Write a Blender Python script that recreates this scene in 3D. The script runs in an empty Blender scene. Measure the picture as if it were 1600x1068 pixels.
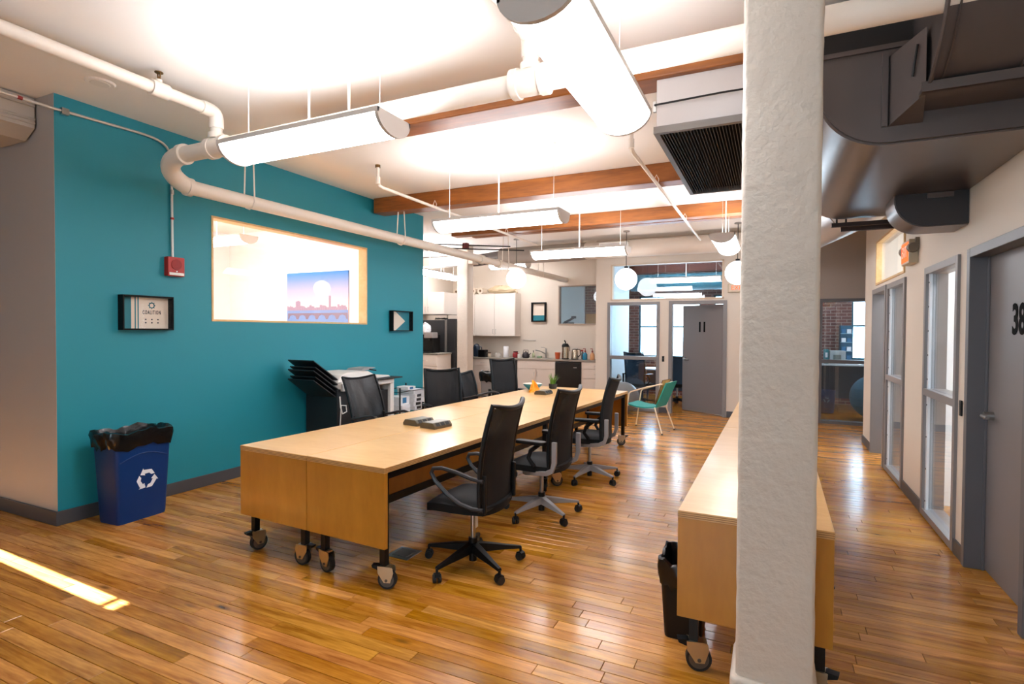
import bpy, math, random
from mathutils import Vector, Matrix
PI = math.pi
rad = math.radians
random.seed(7)
sc = bpy.context.scene
COL = sc.collection

# ------------------------------------------------------------------ camera
def set_camera():
    f, yaw, pitch, roll = 857.7, rad(25.37), rad(-1.092), rad(0.32)
    fw = Vector((-math.sin(yaw)*math.cos(pitch), math.cos(yaw)*math.cos(pitch), math.sin(pitch)))
    r = Vector((math.cos(yaw), math.sin(yaw), 0))
    u = r.cross(fw)
    r2 = r*math.cos(roll) + u*math.sin(roll)
    u2 = -r*math.sin(roll) + u*math.cos(roll)
    cd = bpy.data.cameras.new('camera'); co = bpy.data.objects.new('camera', cd); COL.objects.link(co)
    cd.sensor_width = 36; cd.sensor_fit = 'HORIZONTAL'; cd.lens = f/1600*36; cd.clip_start = .05
    m = Matrix((r2, u2, -fw)).transposed().to_4x4(); m.translation = Vector((0, 0, 1.58))
    co.matrix_world = m
    sc.camera = co
set_camera()

# ------------------------------------------------------------------ sky, sun, exposure
SKY = 9.0          # daylight outside the windows
LENS = 16.0         # pendant lens emission
w = bpy.data.worlds.new('daylight'); sc.world = w; w.use_nodes = True
bg = w.node_tree.nodes['Background']; bg.inputs[0].default_value = (.62, .83, 1, 1); bg.inputs[1].default_value = SKY
sd = bpy.data.lights.new('sun', 'SUN'); sd.energy = 110; sd.angle = rad(.2); sd.color = (1, .96, .9)
so = bpy.data.objects.new('sun', sd); COL.objects.link(so)
so.rotation_euler = Vector((1, -.04, -.423)).to_track_quat('-Z', 'Y').to_euler()
sc.view_settings.view_transform = 'Standard'
sc.view_settings.look = 'None'
sc.view_settings.gamma = 1
sc.view_settings.use_curve_mapping = False
sc.view_settings.exposure = 0.52
sc.cycles.max_bounces = 8; sc.cycles.diffuse_bounces = 4; sc.cycles.glossy_bounces = 4
def portal(x, y, z, sx, sz, rot):
    l = bpy.data.lights.new('window_portal', 'AREA'); l.shape = 'RECTANGLE'; l.size = sx; l.size_y = sz
    l.cycles.is_portal = True
    o = bpy.data.objects.new('window_portal', l); COL.objects.link(o); o.location = (x, y, z); o.rotation_euler = rot

# ------------------------------------------------------------------ materials
def lin(c):
    return tuple(((v/255)/12.92 if v/255 <= .04045 else ((v/255+.055)/1.055)**2.4) for v in c) + (1,)
MATS = {}
def mat(name, rgb, rough=.5, metal=0, bump=0, bscale=60, var=0, vscale=6, coat=0, emit=None, es=0, spec=.5, sheen=0, alpha=1):
    if name in MATS: return MATS[name]
    m = bpy.data.materials.new(name); m.use_nodes = True; nt = m.node_tree; b = nt.nodes['Principled BSDF']
    c = lin(rgb)
    b.inputs['Base Color'].default_value = c; b.inputs['Roughness'].default_value = rough
    b.inputs['Metallic'].default_value = metal; b.inputs['Coat Weight'].default_value = coat
    b.inputs['Specular IOR Level'].default_value = spec; b.inputs['Alpha'].default_value = alpha
    if emit: b.inputs['Emission Color'].default_value = lin(emit); b.inputs['Emission Strength'].default_value = es
    tc = nt.nodes.new('ShaderNodeTexCoord')
    if var:
        n = nt.nodes.new('ShaderNodeTexNoise'); n.inputs['Scale'].default_value = vscale; n.inputs['Detail'].default_value = 3
        nt.links.new(tc.outputs['Object'], n.inputs['Vector'])
        r = nt.nodes.new('ShaderNodeMapRange'); r.inputs[3].default_value = 1-var; r.inputs[4].default_value = 1+var
        nt.links.new(n.outputs['Fac'], r.inputs[0])
        mx = nt.nodes.new('ShaderNodeMix'); mx.data_type = 'RGBA'; mx.blend_type = 'MULTIPLY'; mx.inputs[0].default_value = 1
        mx.inputs[6].default_value = c; nt.links.new(r.outputs[0], mx.inputs[7]); nt.links.new(mx.outputs[2], b.inputs['Base Color'])
    if bump:
        n = nt.nodes.new('ShaderNodeTexNoise'); n.inputs['Scale'].default_value = bscale; n.inputs['Detail'].default_value = 4
        nt.links.new(tc.outputs['Object'], n.inputs['Vector'])
        bp = nt.nodes.new('ShaderNodeBump'); bp.inputs['Strength'].default_value = bump; bp.inputs['Distance'].default_value = .01
        nt.links.new(n.outputs['Fac'], bp.inputs['Height']); nt.links.new(bp.outputs[0], b.inputs['Normal'])
    MATS[name] = m
    return m
def wood(name, a, b_, scale=(1, 12, 12), rough=.35, coat=0, knots=0, tone=False, bump=.05, stops=(.25, .75)):
    """grain stretched along an axis of the piece; tone = per-piece shade from the 'tone' attribute"""
    if name in MATS: return MATS[name]
    m = bpy.data.materials.new(name); m.use_nodes = True; nt = m.node_tree; L = nt.links; p = nt.nodes['Principled BSDF']
    N = nt.nodes.new
    tc = N('ShaderNodeTexCoord'); mp = N('ShaderNodeMapping'); mp.inputs['Scale'].default_value = scale
    src = tc.outputs['Object']
    if tone:
        at = N('ShaderNodeAttribute'); at.attribute_name = 'tone'
        ad = N('ShaderNodeVectorMath'); ad.operation = 'MULTIPLY_ADD'
        ad.inputs[1].default_value = (37, 53, 11); L.new(at.outputs['Vector'], ad.inputs[0]); L.new(src, ad.inputs[2]); src = ad.outputs[0]
    L.new(src, mp.inputs['Vector'])
    n1 = N('ShaderNodeTexNoise'); n1.inputs['Scale'].default_value = 1.6; n1.inputs['Detail'].default_value = 5; n1.inputs['Distortion'].default_value = .9
    L.new(mp.outputs[0], n1.inputs['Vector'])
    n2 = N('ShaderNodeTexNoise'); n2.inputs['Scale'].default_value = 9; n2.inputs['Detail'].default_value = 4; L.new(mp.outputs[0], n2.inputs['Vector'])
    av = N('ShaderNodeMath'); av.operation = 'MULTIPLY_ADD'; av.inputs[1].default_value = .35
    L.new(n2.outputs['Fac'], av.inputs[0])
    sb = N('ShaderNodeMath'); sb.operation = 'MULTIPLY'; sb.inputs[1].default_value = .65; L.new(n1.outputs['Fac'], sb.inputs[0]); L.new(sb.outputs[0], av.inputs[2])
    cr = N('ShaderNodeValToRGB'); cr.color_ramp.elements[0].position = stops[0]; cr.color_ramp.elements[1].position = stops[1]
    cr.color_ramp.elements[0].color = lin(a); cr.color_ramp.elements[1].color = lin(b_)
    L.new(av.outputs[0], cr.inputs[0]); out = cr.outputs[0]
    if tone:
        hs = N('ShaderNodeHueSaturation'); L.new(out, hs.inputs['Color'])
        sp = N('ShaderNodeSeparateXYZ'); L.new(at.outputs['Vector'], sp.inputs[0])
        r1 = N('ShaderNodeMapRange'); r1.inputs[3].default_value = .76; r1.inputs[4].default_value = 1.18; L.new(sp.outputs[0], r1.inputs[0]); L.new(r1.outputs[0], hs.inputs['Value'])
        r2 = N('ShaderNodeMapRange'); r2.inputs[3].default_value = .493; r2.inputs[4].default_value = .503; L.new(sp.outputs[1], r2.inputs[0]); L.new(r2.outputs[0], hs.inputs['Hue'])
        r3 = N('ShaderNodeMapRange'); r3.inputs[3].default_value = 1.08; r3.inputs[4].default_value = .98; L.new(sp.outputs[0], r3.inputs[0]); L.new(r3.outputs[0], hs.inputs['Saturation'])
        out = hs.outputs[0]
    if knots:
        k = N('ShaderNodeTexVoronoi'); k.inputs['Scale'].default_value = 1; km = N('ShaderNodeMapping'); km.inputs['Scale'].default_value = (2.2, 7.5, 1)
        L.new(src, km.inputs['Vector']); L.new(km.outputs[0], k.inputs['Vector'])
        kr = N('ShaderNodeMapRange'); kr.inputs[1].default_value = .04; kr.inputs[2].default_value = .17; kr.inputs[3].default_value = .3; kr.inputs[4].default_value = 1
        L.new(k.outputs['Distance'], kr.inputs[0])
        # only some cells hold a knot
        sx = N('ShaderNodeSeparateColor'); L.new(k.outputs['Color'], sx.inputs[0])
        gt = N('ShaderNodeMath'); gt.operation = 'GREATER_THAN'; gt.inputs[1].default_value = knots; L.new(sx.outputs[0], gt.inputs[0])
        mxv = N('ShaderNodeMath'); mxv.operation = 'MAXIMUM'; L.new(gt.outputs[0], mxv.inputs[0]); L.new(kr.outputs[0], mxv.inputs[1])
        # gt=1 -> no knot
        mm = N('ShaderNodeMix'); mm.data_type = 'RGBA'; mm.blend_type = 'MULTIPLY'; mm.inputs[0].default_value = 1
        L.new(out, mm.inputs[6]); L.new(mxv.outputs[0], mm.inputs[7]); out = mm.outputs[2]
    L.new(out, p.inputs['Base Color'])
    p.inputs['Roughness'].default_value = rough; p.inputs['Coat Weight'].default_value = coat; p.inputs['Coat Roughness'].default_value = .12
    if bump:
        bp = N('ShaderNodeBump'); bp.inputs['Strength'].default_value = bump; bp.inputs['Distance'].default_value = .004
        L.new(n1.outputs['Fac'], bp.inputs['Height']); L.new(bp.outputs[0], p.inputs['Normal'])
    MATS[name] = m
    return m
def glass(name, tint=(1, 1, 1), refl=.12):
    if name in MATS: return MATS[name]
    m = bpy.data.materials.new(name); m.use_nodes = True; nt = m.node_tree; nt.nodes.clear(); N = nt.nodes.new
    o = N('ShaderNodeOutputMaterial'); t = N('ShaderNodeBsdfTransparent'); t.inputs[0].default_value = (*tint, 1)
    g = N('ShaderNodeBsdfGlossy'); g.inputs['Roughness'].default_value = .02; mx = N('ShaderNodeMixShader')
    lw = N('ShaderNodeLayerWeight'); lw.inputs[0].default_value = .5
    pw = N('ShaderNodeMath'); pw.operation = 'POWER'; pw.inputs[1].default_value = 4
    mu = N('ShaderNodeMath'); mu.operation = 'MULTIPLY_ADD'; mu.inputs[1].default_value = .5; mu.inputs[2].default_value = refl; mu.use_clamp = True
    nt.links.new(lw.outputs['Facing'], pw.inputs[0]); nt.links.new(pw.outputs[0], mu.inputs[0]); nt.links.new(mu.outputs[0], mx.inputs[0])
    nt.links.new(t.outputs[0], mx.inputs[1]); nt.links.new(g.outputs[0], mx.inputs[2]); nt.links.new(mx.outputs[0], o.inputs[0])
    MATS[name] = m
    return m
def emis(name, rgb, s):
    if name in MATS: return MATS[name]
    m = bpy.data.materials.new(name); m.use_nodes = True; nt = m.node_tree; nt.nodes.clear()
    o = nt.nodes.new('ShaderNodeOutputMaterial'); e = nt.nodes.new('ShaderNodeEmission')
    e.inputs[0].default_value = lin(rgb); e.inputs[1].default_value = s; nt.links.new(e.outputs[0], o.inputs[0])
    MATS[name] = m
    return m
def brick(name, a, b_, mortar):
    m = bpy.data.materials.new(name); m.use_nodes = True; nt = m.node_tree; p = nt.nodes['Principled BSDF']
    tc = nt.nodes.new('ShaderNodeTexCoord'); mp = nt.nodes.new('ShaderNodeMapping'); mp.inputs['Rotation'].default_value = (rad(90), 0, 0)
    t = nt.nodes.new('ShaderNodeTexBrick'); t.inputs['Color1'].default_value = lin(a); t.inputs['Color2'].default_value = lin(b_); t.inputs['Mortar'].default_value = lin(mortar)
    t.inputs['Scale'].default_value = 1; t.inputs['Brick Width'].default_value = .21; t.inputs['Row Height'].default_value = .07; t.inputs['Mortar Size'].default_value = .008
    nt.links.new(tc.outputs['Object'], mp.inputs[0]); nt.links.new(mp.outputs[0], t.inputs['Vector']); nt.links.new(t.outputs[0], p.inputs['Base Color'])
    p.inputs['Roughness'].default_value = .85
    return m
TEAL = mat('teal_paint', (26, 134, 150), .5, bump=.03, bscale=300)
GREYW = mat('grey_wall_paint', (188, 178, 171), .6, bump=.03, bscale=300)
CREAM = mat('cream_wall_paint', (216, 204, 190), .6, bump=.03, bscale=300)
CEIL = mat('ceiling_paint', (245, 241, 236), .7, bump=.03, bscale=40)
WHITEW = mat('white_wall_paint', (238, 238, 238), .6)
BASEB = mat('baseboard_rubber', (72, 72, 76), .45)
COLM = mat('column_paint', (208, 196, 182), .55, bump=.8, bscale=26)
PIPE = mat('white_pipe_paint', (238, 228, 216), .4, bump=.04, bscale=80)
PLANK = wood('maple_plank', (128, 72, 20), (220, 158, 74), (.9, 9, 1), .25, coat=.22, knots=.25, tone=True, bump=.08, stops=(.28, .7))
PLY_GLARE = wood('maple_plywood_glare', (208, 158, 96), (228, 186, 128), (1.2, 5, 1.2), .28, coat=.15, bump=.0)  # same ply as the panels, lightened to carry the glare on the tops
PLY_SHADED = wood('maple_plywood_shaded', (166, 106, 28), (200, 138, 48), (2.2, 2.2, .8), .3, coat=.1, bump=.0)  # same ply as the tops, darkened and saturated for the shaded panels
BEAM = wood('stained_beam', (104, 56, 18), (176, 104, 40), (.7, 6, 6), .4, bump=.05)
PINE = wood('pine_trim', (206, 164, 104), (232, 200, 146), (3, 3, 3), .4, bump=0)
BLACKM = mat('black_steel', (18, 18, 19), .4, .4)
BLACKP = mat('black_plastic', (9, 9, 10), .42, spec=.3)
BLACKF = mat('black_fabric', (10, 10, 11), .7, bump=.12, bscale=400, spec=.25)
LEATHER = mat('black_leather', (13, 13, 15), .4, bump=.25, bscale=28, spec=.35)
GREYP = mat('grey_frame_plastic', (150, 144, 142), .38, .2)
DGREYP = mat('dark_grey_plastic', (44, 42, 43), .4)
CHROME = mat('zinc_plate', (206, 194, 166), .35, 1)
STEEL = mat('brushed_steel', (170, 168, 165), .3, 1)
RUBBER = mat('black_rubber', (20, 20, 20), .6)
FRAMEG = mat('grey_frame_paint', (128, 124, 124), .4)
DOORG = mat('grey_door_paint', (122, 116, 116), .42)
DARKFR = mat('dark_frame_paint', (96, 95, 98), .4)
DUCT = mat('galvanised_duct', (118, 108, 104), .3, .85, var=.12, vscale=2)
DUCTD = mat('dull_duct', (92, 84, 82), .5, .5, var=.1, vscale=3)
DUCTW = mat('painted_duct', (214, 200, 186), .5)
WHITEP = mat('white_enamel', (236, 232, 226), .35)
LAMPM = mat('lamp_housing', (196, 186, 178), .4)
LENSM = emis('lamp_lens', (250, 250, 255), LENS)
TUBEM = emis('lamp_tube', (250, 250, 255), LENS*1.8)
GLOBE = emis('globe_glow', (252, 250, 252), 6)
GLASS = glass('window_glass', refl=.025)
GLASSB = glass('office_glass', (.86, .93, .97), refl=.08)
BAG = mat('black_bag', (12, 12, 13), .22, bump=.5, bscale=14)
MESHF = mat('chair_mesh', (24, 23, 24), .7, bump=.1, bscale=500, alpha=.9, spec=.3)

# ------------------------------------------------------------------ mesh builder
class MB:
    def __init__(s): s.v = []; s.f = []
    def add(s, vs, fs):
        o = len(s.v); s.v += [tuple(v) for v in vs]; s.f += [tuple(i+o for i in f) for f in fs]; return s
    def box(s, x0, x1, y0, y1, z0, z1):
        return s.add([(x0,y0,z0),(x1,y0,z0),(x1,y1,z0),(x0,y1,z0),(x0,y0,z1),(x1,y0,z1),(x1,y1,z1),(x0,y1,z1)],
                     [(0,3,2,1),(4,5,6,7),(0,1,5,4),(1,2,6,5),(2,3,7,6),(3,0,4,7)])
    def prism(s, poly, axis, a, b):
        """poly: 2D outline; axis 'x' -> (y,z), 'y' -> (x,z), 'z' -> (x,y)"""
        def P(p, t):
            return (t, p[0], p[1]) if axis == 'x' else (p[0], t, p[1]) if axis == 'y' else (p[0], p[1], t)
        n = len(poly)
        vs = [P(p, a) for p in poly] + [P(p, b) for p in poly]
        fs = [tuple(range(n)), tuple(range(2*n-1, n-1, -1))] + [(i, n+i, n+(i+1) % n, (i+1) % n) for i in range(n)]
        return s.add(vs, fs)
    def cyl(s, p0, p1, r0, r1=None, n=16, caps=True):
        r1 = r0 if r1 is None else r1
        return s.tube([p0, p1], [r0, r1], n, caps)
    def tube(s, pts, r, n=10, caps=True, closed=False):
        pts = [Vector(p) for p in pts]; m = len(pts)
        rs = r if isinstance(r, (list, tuple)) else [r]*m
        vs = []; prev = None
        for i, p in enumerate(pts):
            if closed: t = (pts[(i+1) % m]-pts[i-1])
            elif i == 0: t = pts[1]-pts[0]
            elif i == m-1: t = pts[-1]-pts[-2]
            else: t = (pts[i+1]-p).normalized()+(p-pts[i-1]).normalized()
            t.normalize()
            if prev is None:
                up = Vector((0, 0, 1)) if abs(t.z) < .9 else Vector((1, 0, 0))
                a = t.cross(up).normalized()
            else:
                a = (prev - t*prev.dot(t)).normalized()
            prev = a; b = t.cross(a)
            for k in range(n):
                an = 2*PI*k/n
                vs.append(p + (a*math.cos(an)+b*math.sin(an))*rs[i])
        fs = []
        for i in range(m if closed else m-1):
            j = (i+1) % m
            for k in range(n):
                fs.append((i*n+k, i*n+(k+1) % n, j*n+(k+1) % n, j*n+k))
        if caps and not closed:
            fs.append(tuple(range(n-1, -1, -1))); fs.append(tuple(range((m-1)*n, m*n)))
        return s.add(vs, fs)
    def lathe(s, prof, c=(0, 0, 0), n=24):
        vs = []; fs = []
        for (r, z) in prof:
            for k in range(n):
                a = 2*PI*k/n; vs.append((c[0]+r*math.cos(a), c[1]+r*math.sin(a), c[2]+z))
        for i in range(len(prof)-1):
            for k in range(n):
                fs.append((i*n+k, i*n+(k+1) % n, (i+1)*n+(k+1) % n, (i+1)*n+k))
        fs.append(tuple(range(n-1, -1, -1))); m = len(prof); fs.append(tuple(range((m-1)*n, m*n)))
        return s.add(vs, fs)
    def sphere(s, c, r, n=24, m=14, sz=1):
        prof = [(max(1e-4, r*math.sin(PI*i/m)), -r*sz*math.cos(PI*i/m)) for i in range(m+1)]
        return s.lathe(prof, c, n)
    def surf(s, fn, nu, nv, th=None):
        """grid surface fn(u,v)->Vector for u,v in 0..1; th = thickness vector function or offset"""
        vs = [Vector(fn(i/nu, j/nv)) for j in range(nv+1) for i in range(nu+1)]
        W = nu+1; fs = [(j*W+i, j*W+i+1, (j+1)*W+i+1, (j+1)*W+i) for j in range(nv) for i in range(nu)]
        if th is not None:
            t = Vector(th); k = len(vs); vs2 = [v+t for v in vs]; fs2 = [tuple(reversed([i+k for i in f])) for f in fs]
            ring = [i for i in range(W)] + [j*W+nu for j in range(1, nv+1)] + [nv*W+i for i in range(nu-1, -1, -1)] + [j*W for j in range(nv-1, 0, -1)]
            side = [(ring[(q+1) % len(ring)], ring[q], ring[q]+k, ring[(q+1) % len(ring)]+k) for q in range(len(ring))]
            return s.add(vs+vs2, fs+fs2+side)
        return s.add(vs, fs)
    def tf(s, M):
        s.v = [tuple(M @ Vector(v)) for v in s.v]; return s
    def build(s, name, m, parent=None, world=False, smooth=False, bevel=0, seg=2, keep=False):
        vs = s.v
        loc = Vector((0, 0, 0))
        if parent is not None and world:
            off = parent.location; vs = [(v[0]-off[0], v[1]-off[1], v[2]-off[2]) for v in vs]
        elif parent is None and not keep:
            xs = [v[0] for v in vs]; ys = [v[1] for v in vs]; zs = [v[2] for v in vs]
            loc = Vector(((min(xs)+max(xs))/2, (min(ys)+max(ys))/2, min(zs)))
            vs = [(v[0]-loc[0], v[1]-loc[1], v[2]-loc[2]) for v in vs]
        me = bpy.data.meshes.new(name); me.from_pydata(vs, [], s.f); me.update()
        if m is not None: me.materials.append(m)
        o = bpy.data.objects.new(name, me); COL.objects.link(o); o.location = loc
        if parent is not None: o.parent = parent
        if smooth:
            me.polygons.foreach_set('use_smooth', [True]*len(me.polygons)); me.set_sharp_from_angle(angle=rad(38))
        if bevel:
            md = o.modifiers.new('bevel', 'BEVEL'); md.width = bevel; md.segments = seg; md.limit_method = 'ANGLE'; md.angle_limit = rad(40)
            me.polygons.foreach_set('use_smooth', [True]*len(me.polygons)); me.set_sharp_from_angle(angle=rad(38)) if not smooth else None
            md.harden_normals = True
        return o
def tag(o, label, cat, group=None, kind=None):
    o['label'] = label; o['category'] = cat
    if group: o['group'] = group
    if kind: o['kind'] = kind
    return o
def struct(o, label=None):
    o['kind'] = 'structure'
    if label: o['label'] = label
    return o
def thing(name, label, cat, loc=(0, 0, 0), rz=0, group=None):
    o = bpy.data.objects.new(name, None); COL.objects.link(o); o.location = loc; o.rotation_euler = (0, 0, rz); o.empty_display_size = .1
    return tag(o, label, cat, group)
def copy_tree(o, parent=None):
    c = o.copy(); COL.objects.link(c); c.parent = parent
    for ch in list(o.children): copy_tree(ch, c)
    return c
def rrect(x0, x1, y0, y1, r, n=5):
    out = []
    for cx, cy, a0 in ((x1-r, y0+r, -90), (x1-r, y1-r, 0), (x0+r, y1-r, 90), (x0+r, y0+r, 180)):
        for k in range(n+1):
            a = rad(a0+90*k/n); out.append((cx+r*math.cos(a), cy+r*math.sin(a)))
    return out
def bez(p0, p1, p2, p3, n=10):
    P = [Vector(p) for p in (p0, p1, p2, p3)]
    return [P[0]*(1-t)**3+P[1]*3*t*(1-t)**2+P[2]*3*t*t*(1-t)+P[3]*t**3 for t in [i/n for i in range(n+1)]]
def text(name, body, size, m, parent, loc, rot, sx=1, bold=0, world=True, sp=1):
    cu = bpy.data.curves.new(name, 'FONT'); cu.body = body; cu.size = size; cu.extrude = .0008; cu.offset = bold
    cu.align_x = 'CENTER'; cu.align_y = 'CENTER'; cu.resolution_u = 3; cu.space_character = sp
    ob = bpy.data.objects.new(name, cu)
    me = bpy.data.meshes.new_from_object(ob); bpy.data.objects.remove(ob)
    o = bpy.data.objects.new(name, me); COL.objects.link(o); me.materials.clear(); me.materials.append(m)
    o.rotation_euler = rot; o.scale = (sx, 1, 1)
    o.parent = parent; o.location = Vector(loc)-(parent.location if world else Vector())
    return o
def wall_cells(a0, a1, z0, z1, holes):
    """rectangles of a wall left between its openings"""
    A = sorted({a0, a1} | {h[0] for h in holes} | {h[1] for h in holes}); Z = sorted({z0, z1} | {h[2] for h in holes} | {h[3] for h in holes})
    A = [a for a in A if a0 <= a <= a1]; Z = [z for z in Z if z0 <= z <= z1]
    for i in range(len(A)-1):
        run = None
        for j in range(len(Z)-1):
            ca, cz = (A[i]+A[i+1])/2, (Z[j]+Z[j+1])/2
            hole = any(h[0] < ca < h[1] and h[2] < cz < h[3] for h in holes)
            if not hole:
                if run and abs(run[3]-Z[j]) < 1e-6: run[3] = Z[j+1]
                else:
                    if run: yield run
                    run = [A[i], A[i+1], Z[j], Z[j+1]]
            elif run: yield run; run = None
        if run: yield run
def wall_x(name, x0, x1, a0, a1, z0, z1, m, holes=()):      # wall whose faces look along x
    b = MB()
    for (p, q, r, t) in wall_cells(a0, a1, z0, z1, holes): b.box(x0, x1, p, q, r, t)
    return struct(b.build(name, m))
def wall_y(name, y0, y1, a0, a1, z0, z1, m, holes=()):
    b = MB()
    for (p, q, r, t) in wall_cells(a0, a1, z0, z1, holes): b.box(p, q, y0, y1, r, t)
    return struct(b.build(name, m))

# ================================================================== SETTING
ZC = 3.45
# floor and its boards
fl = struct(MB().box(-10.2, 5.2, -4.3, 14.4, -.08, -.014).build('floor', mat('subfloor', (52, 34, 20), .8)))
rows = []
PWID = .083
y = -.6
rng = random.Random(3)
planks = []
while y < 11.06:
    x = -9.9 + rng.uniform(-1, 0)
    while x < 5:
        ln = rng.choice([.45, .6, .75, .9, 1.05, 1.2, 1.4, 1.7])*rng.uniform(.9, 1.1)
        planks.append((x, x+ln, y, y+PWID, (rng.random(), rng.random(), rng.random())))
        x += ln
    y += PWID
def clipped(p):
    x0, x1, y0, y1, t = p
    a, b = max(x0, -9.8), min(x1, 5.0)
    return a, b, y0, y1, t
def in_view(cx, cy):
    d = -cx*.4284+(-0)*0 + cy*.9036; l = cx*.9036+cy*.4284
    d = -math.sin(rad(25.37))*cx + math.cos(rad(25.37))*cy
    if d < .3: return False
    u = 800+857.7*l/d; v = 518+857.7*1.58/d
    return -60 < u < 1660 and 500 < v < 1085
def visible(cx, cy):
    if not in_view(cx, cy): return False
    if cx > 1.2 or (cx < -5.17 and cy > 2.4): return False
    return True
cand = []
for i, p in enumerate(planks):
    x0, x1, y0, y1, t = clipped(p)
    if x1-x0 < .05: continue
    vis = any(visible(x0+(x1-x0)*k/4, (y0+y1)/2) for k in range(5))
    d = -math.sin(rad(25.37))*(x0+x1)/2 + math.cos(rad(25.37))*(y0+y1)/2
    cand.append((0 if vis else 1, d if vis else 99, i))
cand.sort()
near = [c[2] for c in cand[:300] if c[0] == 0]; nearset = set(near)
def plank_mesh(b, x0, x1, y0, y1, z):
    g = .0011; c = .0016
    x0 += g; x1 -= g; y0 += g; y1 -= g
    b.add([(x0,y0,z-.012),(x1,y0,z-.012),(x1,y1,z-.012),(x0,y1,z-.012),(x0,y0,z-c),(x1,y0,z-c),(x1,y1,z-c),(x0,y1,z-c),
           (x0+c,y0+c,z),(x1-c,y0+c,z),(x1-c,y1-c,z),(x0+c,y1-c,z)],
          [(0,1,5,4),(1,2,6,5),(2,3,7,6),(3,0,4,7),(4,5,9,8),(5,6,10,9),(6,7,11,10),(7,4,8,11),(8,9,10,11)])
def set_tone(me, tones):
    at = me.attributes.new('tone', 'FLOAT_VECTOR', 'POINT'); flat = []
    for t in tones: flat += list(t)
    at.data.foreach_set('vector', flat)
restb = MB(); rest_t = []
for i, p in enumerate(planks):
    x0, x1, y0, y1, t = clipped(p)
    if x1-x0 < .05: continue
    z = (t[2]-.5)*.0008
    if i in nearset:
        b = MB(); plank_mesh(b, 0, x1-x0, 0, y1-y0, 0)
        o = b.build('plank', PLANK, fl, keep=True); o.location = Vector((x0, y0, z))-fl.location
        set_tone(o.data, [t]*len(b.v))
    else:
        n0 = len(restb.v); plank_mesh(restb, x0, x1, y0, y1, z); rest_t += [t]*(len(restb.v)-n0)
o = restb.build('farther_planks', PLANK, fl, world=True); set_tone(o.data, rest_t); o['kind'] = 'stuff'
MB().box(-9.9, 5.1, 11.06, 14.3, -.014, -.002).build('back_room_boards', PLANK, fl, world=True)

struct(MB().box(-10.2, 5.2, -4.3, 14.6, ZC, ZC+.15).build('ceiling', CEIL))
# teal wall with the meeting room window
TW = [(3.76, 6.11, 1.68, 2.73)]
wall_x('wall_teal', -5.29, -5.17, 2.402, 7.5, 0, ZC, TEAL, TW)
wall_y('wall_grey', 2.4, 2.5, -10.2, -5.171, 0, ZC, GREYW)
# meeting room behind the teal wall
wall_x('wall_meeting_side', -9.75, -9.65, 2.5, 7.5, 0, ZC, WHITEW, [(2.9, 4.7, 1.0, 2.6)])  # opening out of view, added to flood the meeting room with daylight
portal(-9.76, 3.8, 1.8, 1.8, 1.6, (0, rad(-90), 0))
wall_y('wall_meeting_back', 7.39, 7.495, -9.65, -5.29, 0, ZC, WHITEW)
struct(MB().box(-5.296, -5.291, 2.51, 3.75, 0, ZC).box(-5.296, -5.291, 6.12, 7.38, 0, ZC).box(-5.296, -5.291, 3.75, 6.12, 0, 1.66).box(-5.296, -5.291, 3.75, 6.12, 2.75, ZC).build('wall_meeting_front', WHITEW))
wn = struct(MB().box(-5.30, -5.163, 3.748, 6.122, 1.668, 1.688).box(-5.30, -5.163, 3.748, 6.122, 2.722, 2.742).box(-5.30, -5.163, 3.748, 3.768, 1.688, 2.722).box(-5.30, -5.163, 6.102, 6.122, 1.688, 2.722).build('window_1', PINE))
MB().box(-5.235, -5.229, 3.765, 6.105, 1.69, 2.715).build('pane', GLASS, wn, world=True)
# near end of the room (behind the camera)
SW = [(-1.8, 0, .9, 2.7)]  # unseen window, sized to throw fill light on the column front
wall_y('wall_south', -4.3, -4.1, -10.2, 5.2, 0, ZC, CREAM, SW)
for i, h in enumerate(SW):
    f = MB()
    f.box(h[0], h[1], -4.25, -4.15, h[2], h[2]+.05).box(h[0], h[1], -4.25, -4.15, h[3]-.05, h[3]).box(h[0], h[0]+.05, -4.25, -4.15, h[2], h[3]).box(h[1]-.05, h[1], -4.25, -4.15, h[2], h[3]).box(h[0], h[1], -4.23, -4.17, 1.85, 1.9)
    struct(f.build('window_%d' % (i+2), WHITEP))
    portal((h[0]+h[1])/2, -4.26, 1.8, 1.8, 1.8, (rad(90), 0, 0))
# unseen west wall, its slits added and shaped to throw the blade of sun
wall_x('wall_west', -9.77, -9.75, -4.1, 2.4, 0, ZC, GREYW, [(2.06, 2.15, .9, 2.66), (2.06, 2.15, 2.68, 2.715)])
# back wall with office 11
BW = [(-3.0, -2.06, .06, 2.13), (-1.77, -.83, 0, 2.13), (-2.96, -.86, 2.24, 2.93)]
wall_y('wall_back', 11.0, 11.12, -3.3, .62, 0, ZC, CREAM, BW)
wall_x('wall_kitchen_side', -3.3, -3.18, 11.12, 13.05, 0, ZC, CREAM)
wall_y('wall_corridor_end', 11.0, 11.12, .62, 3.4, 0, ZC, mat('end_wall_grey_paint', (168, 158, 150), .6), [(.78, 1.95, .05, 2.13)])  # plain grey paint on the corridor end wall
KW = [(-4.87, -3.9, 1.78, 2.72)]
wall_y('wall_kitchen', 13.05, 13.17, -8.1, -3.3, 0, ZC, CREAM, KW)
wall_x('wall_kitchen_left', -8.1, -8.0, 7.5, 13.05, 0, ZC, CREAM)
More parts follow.
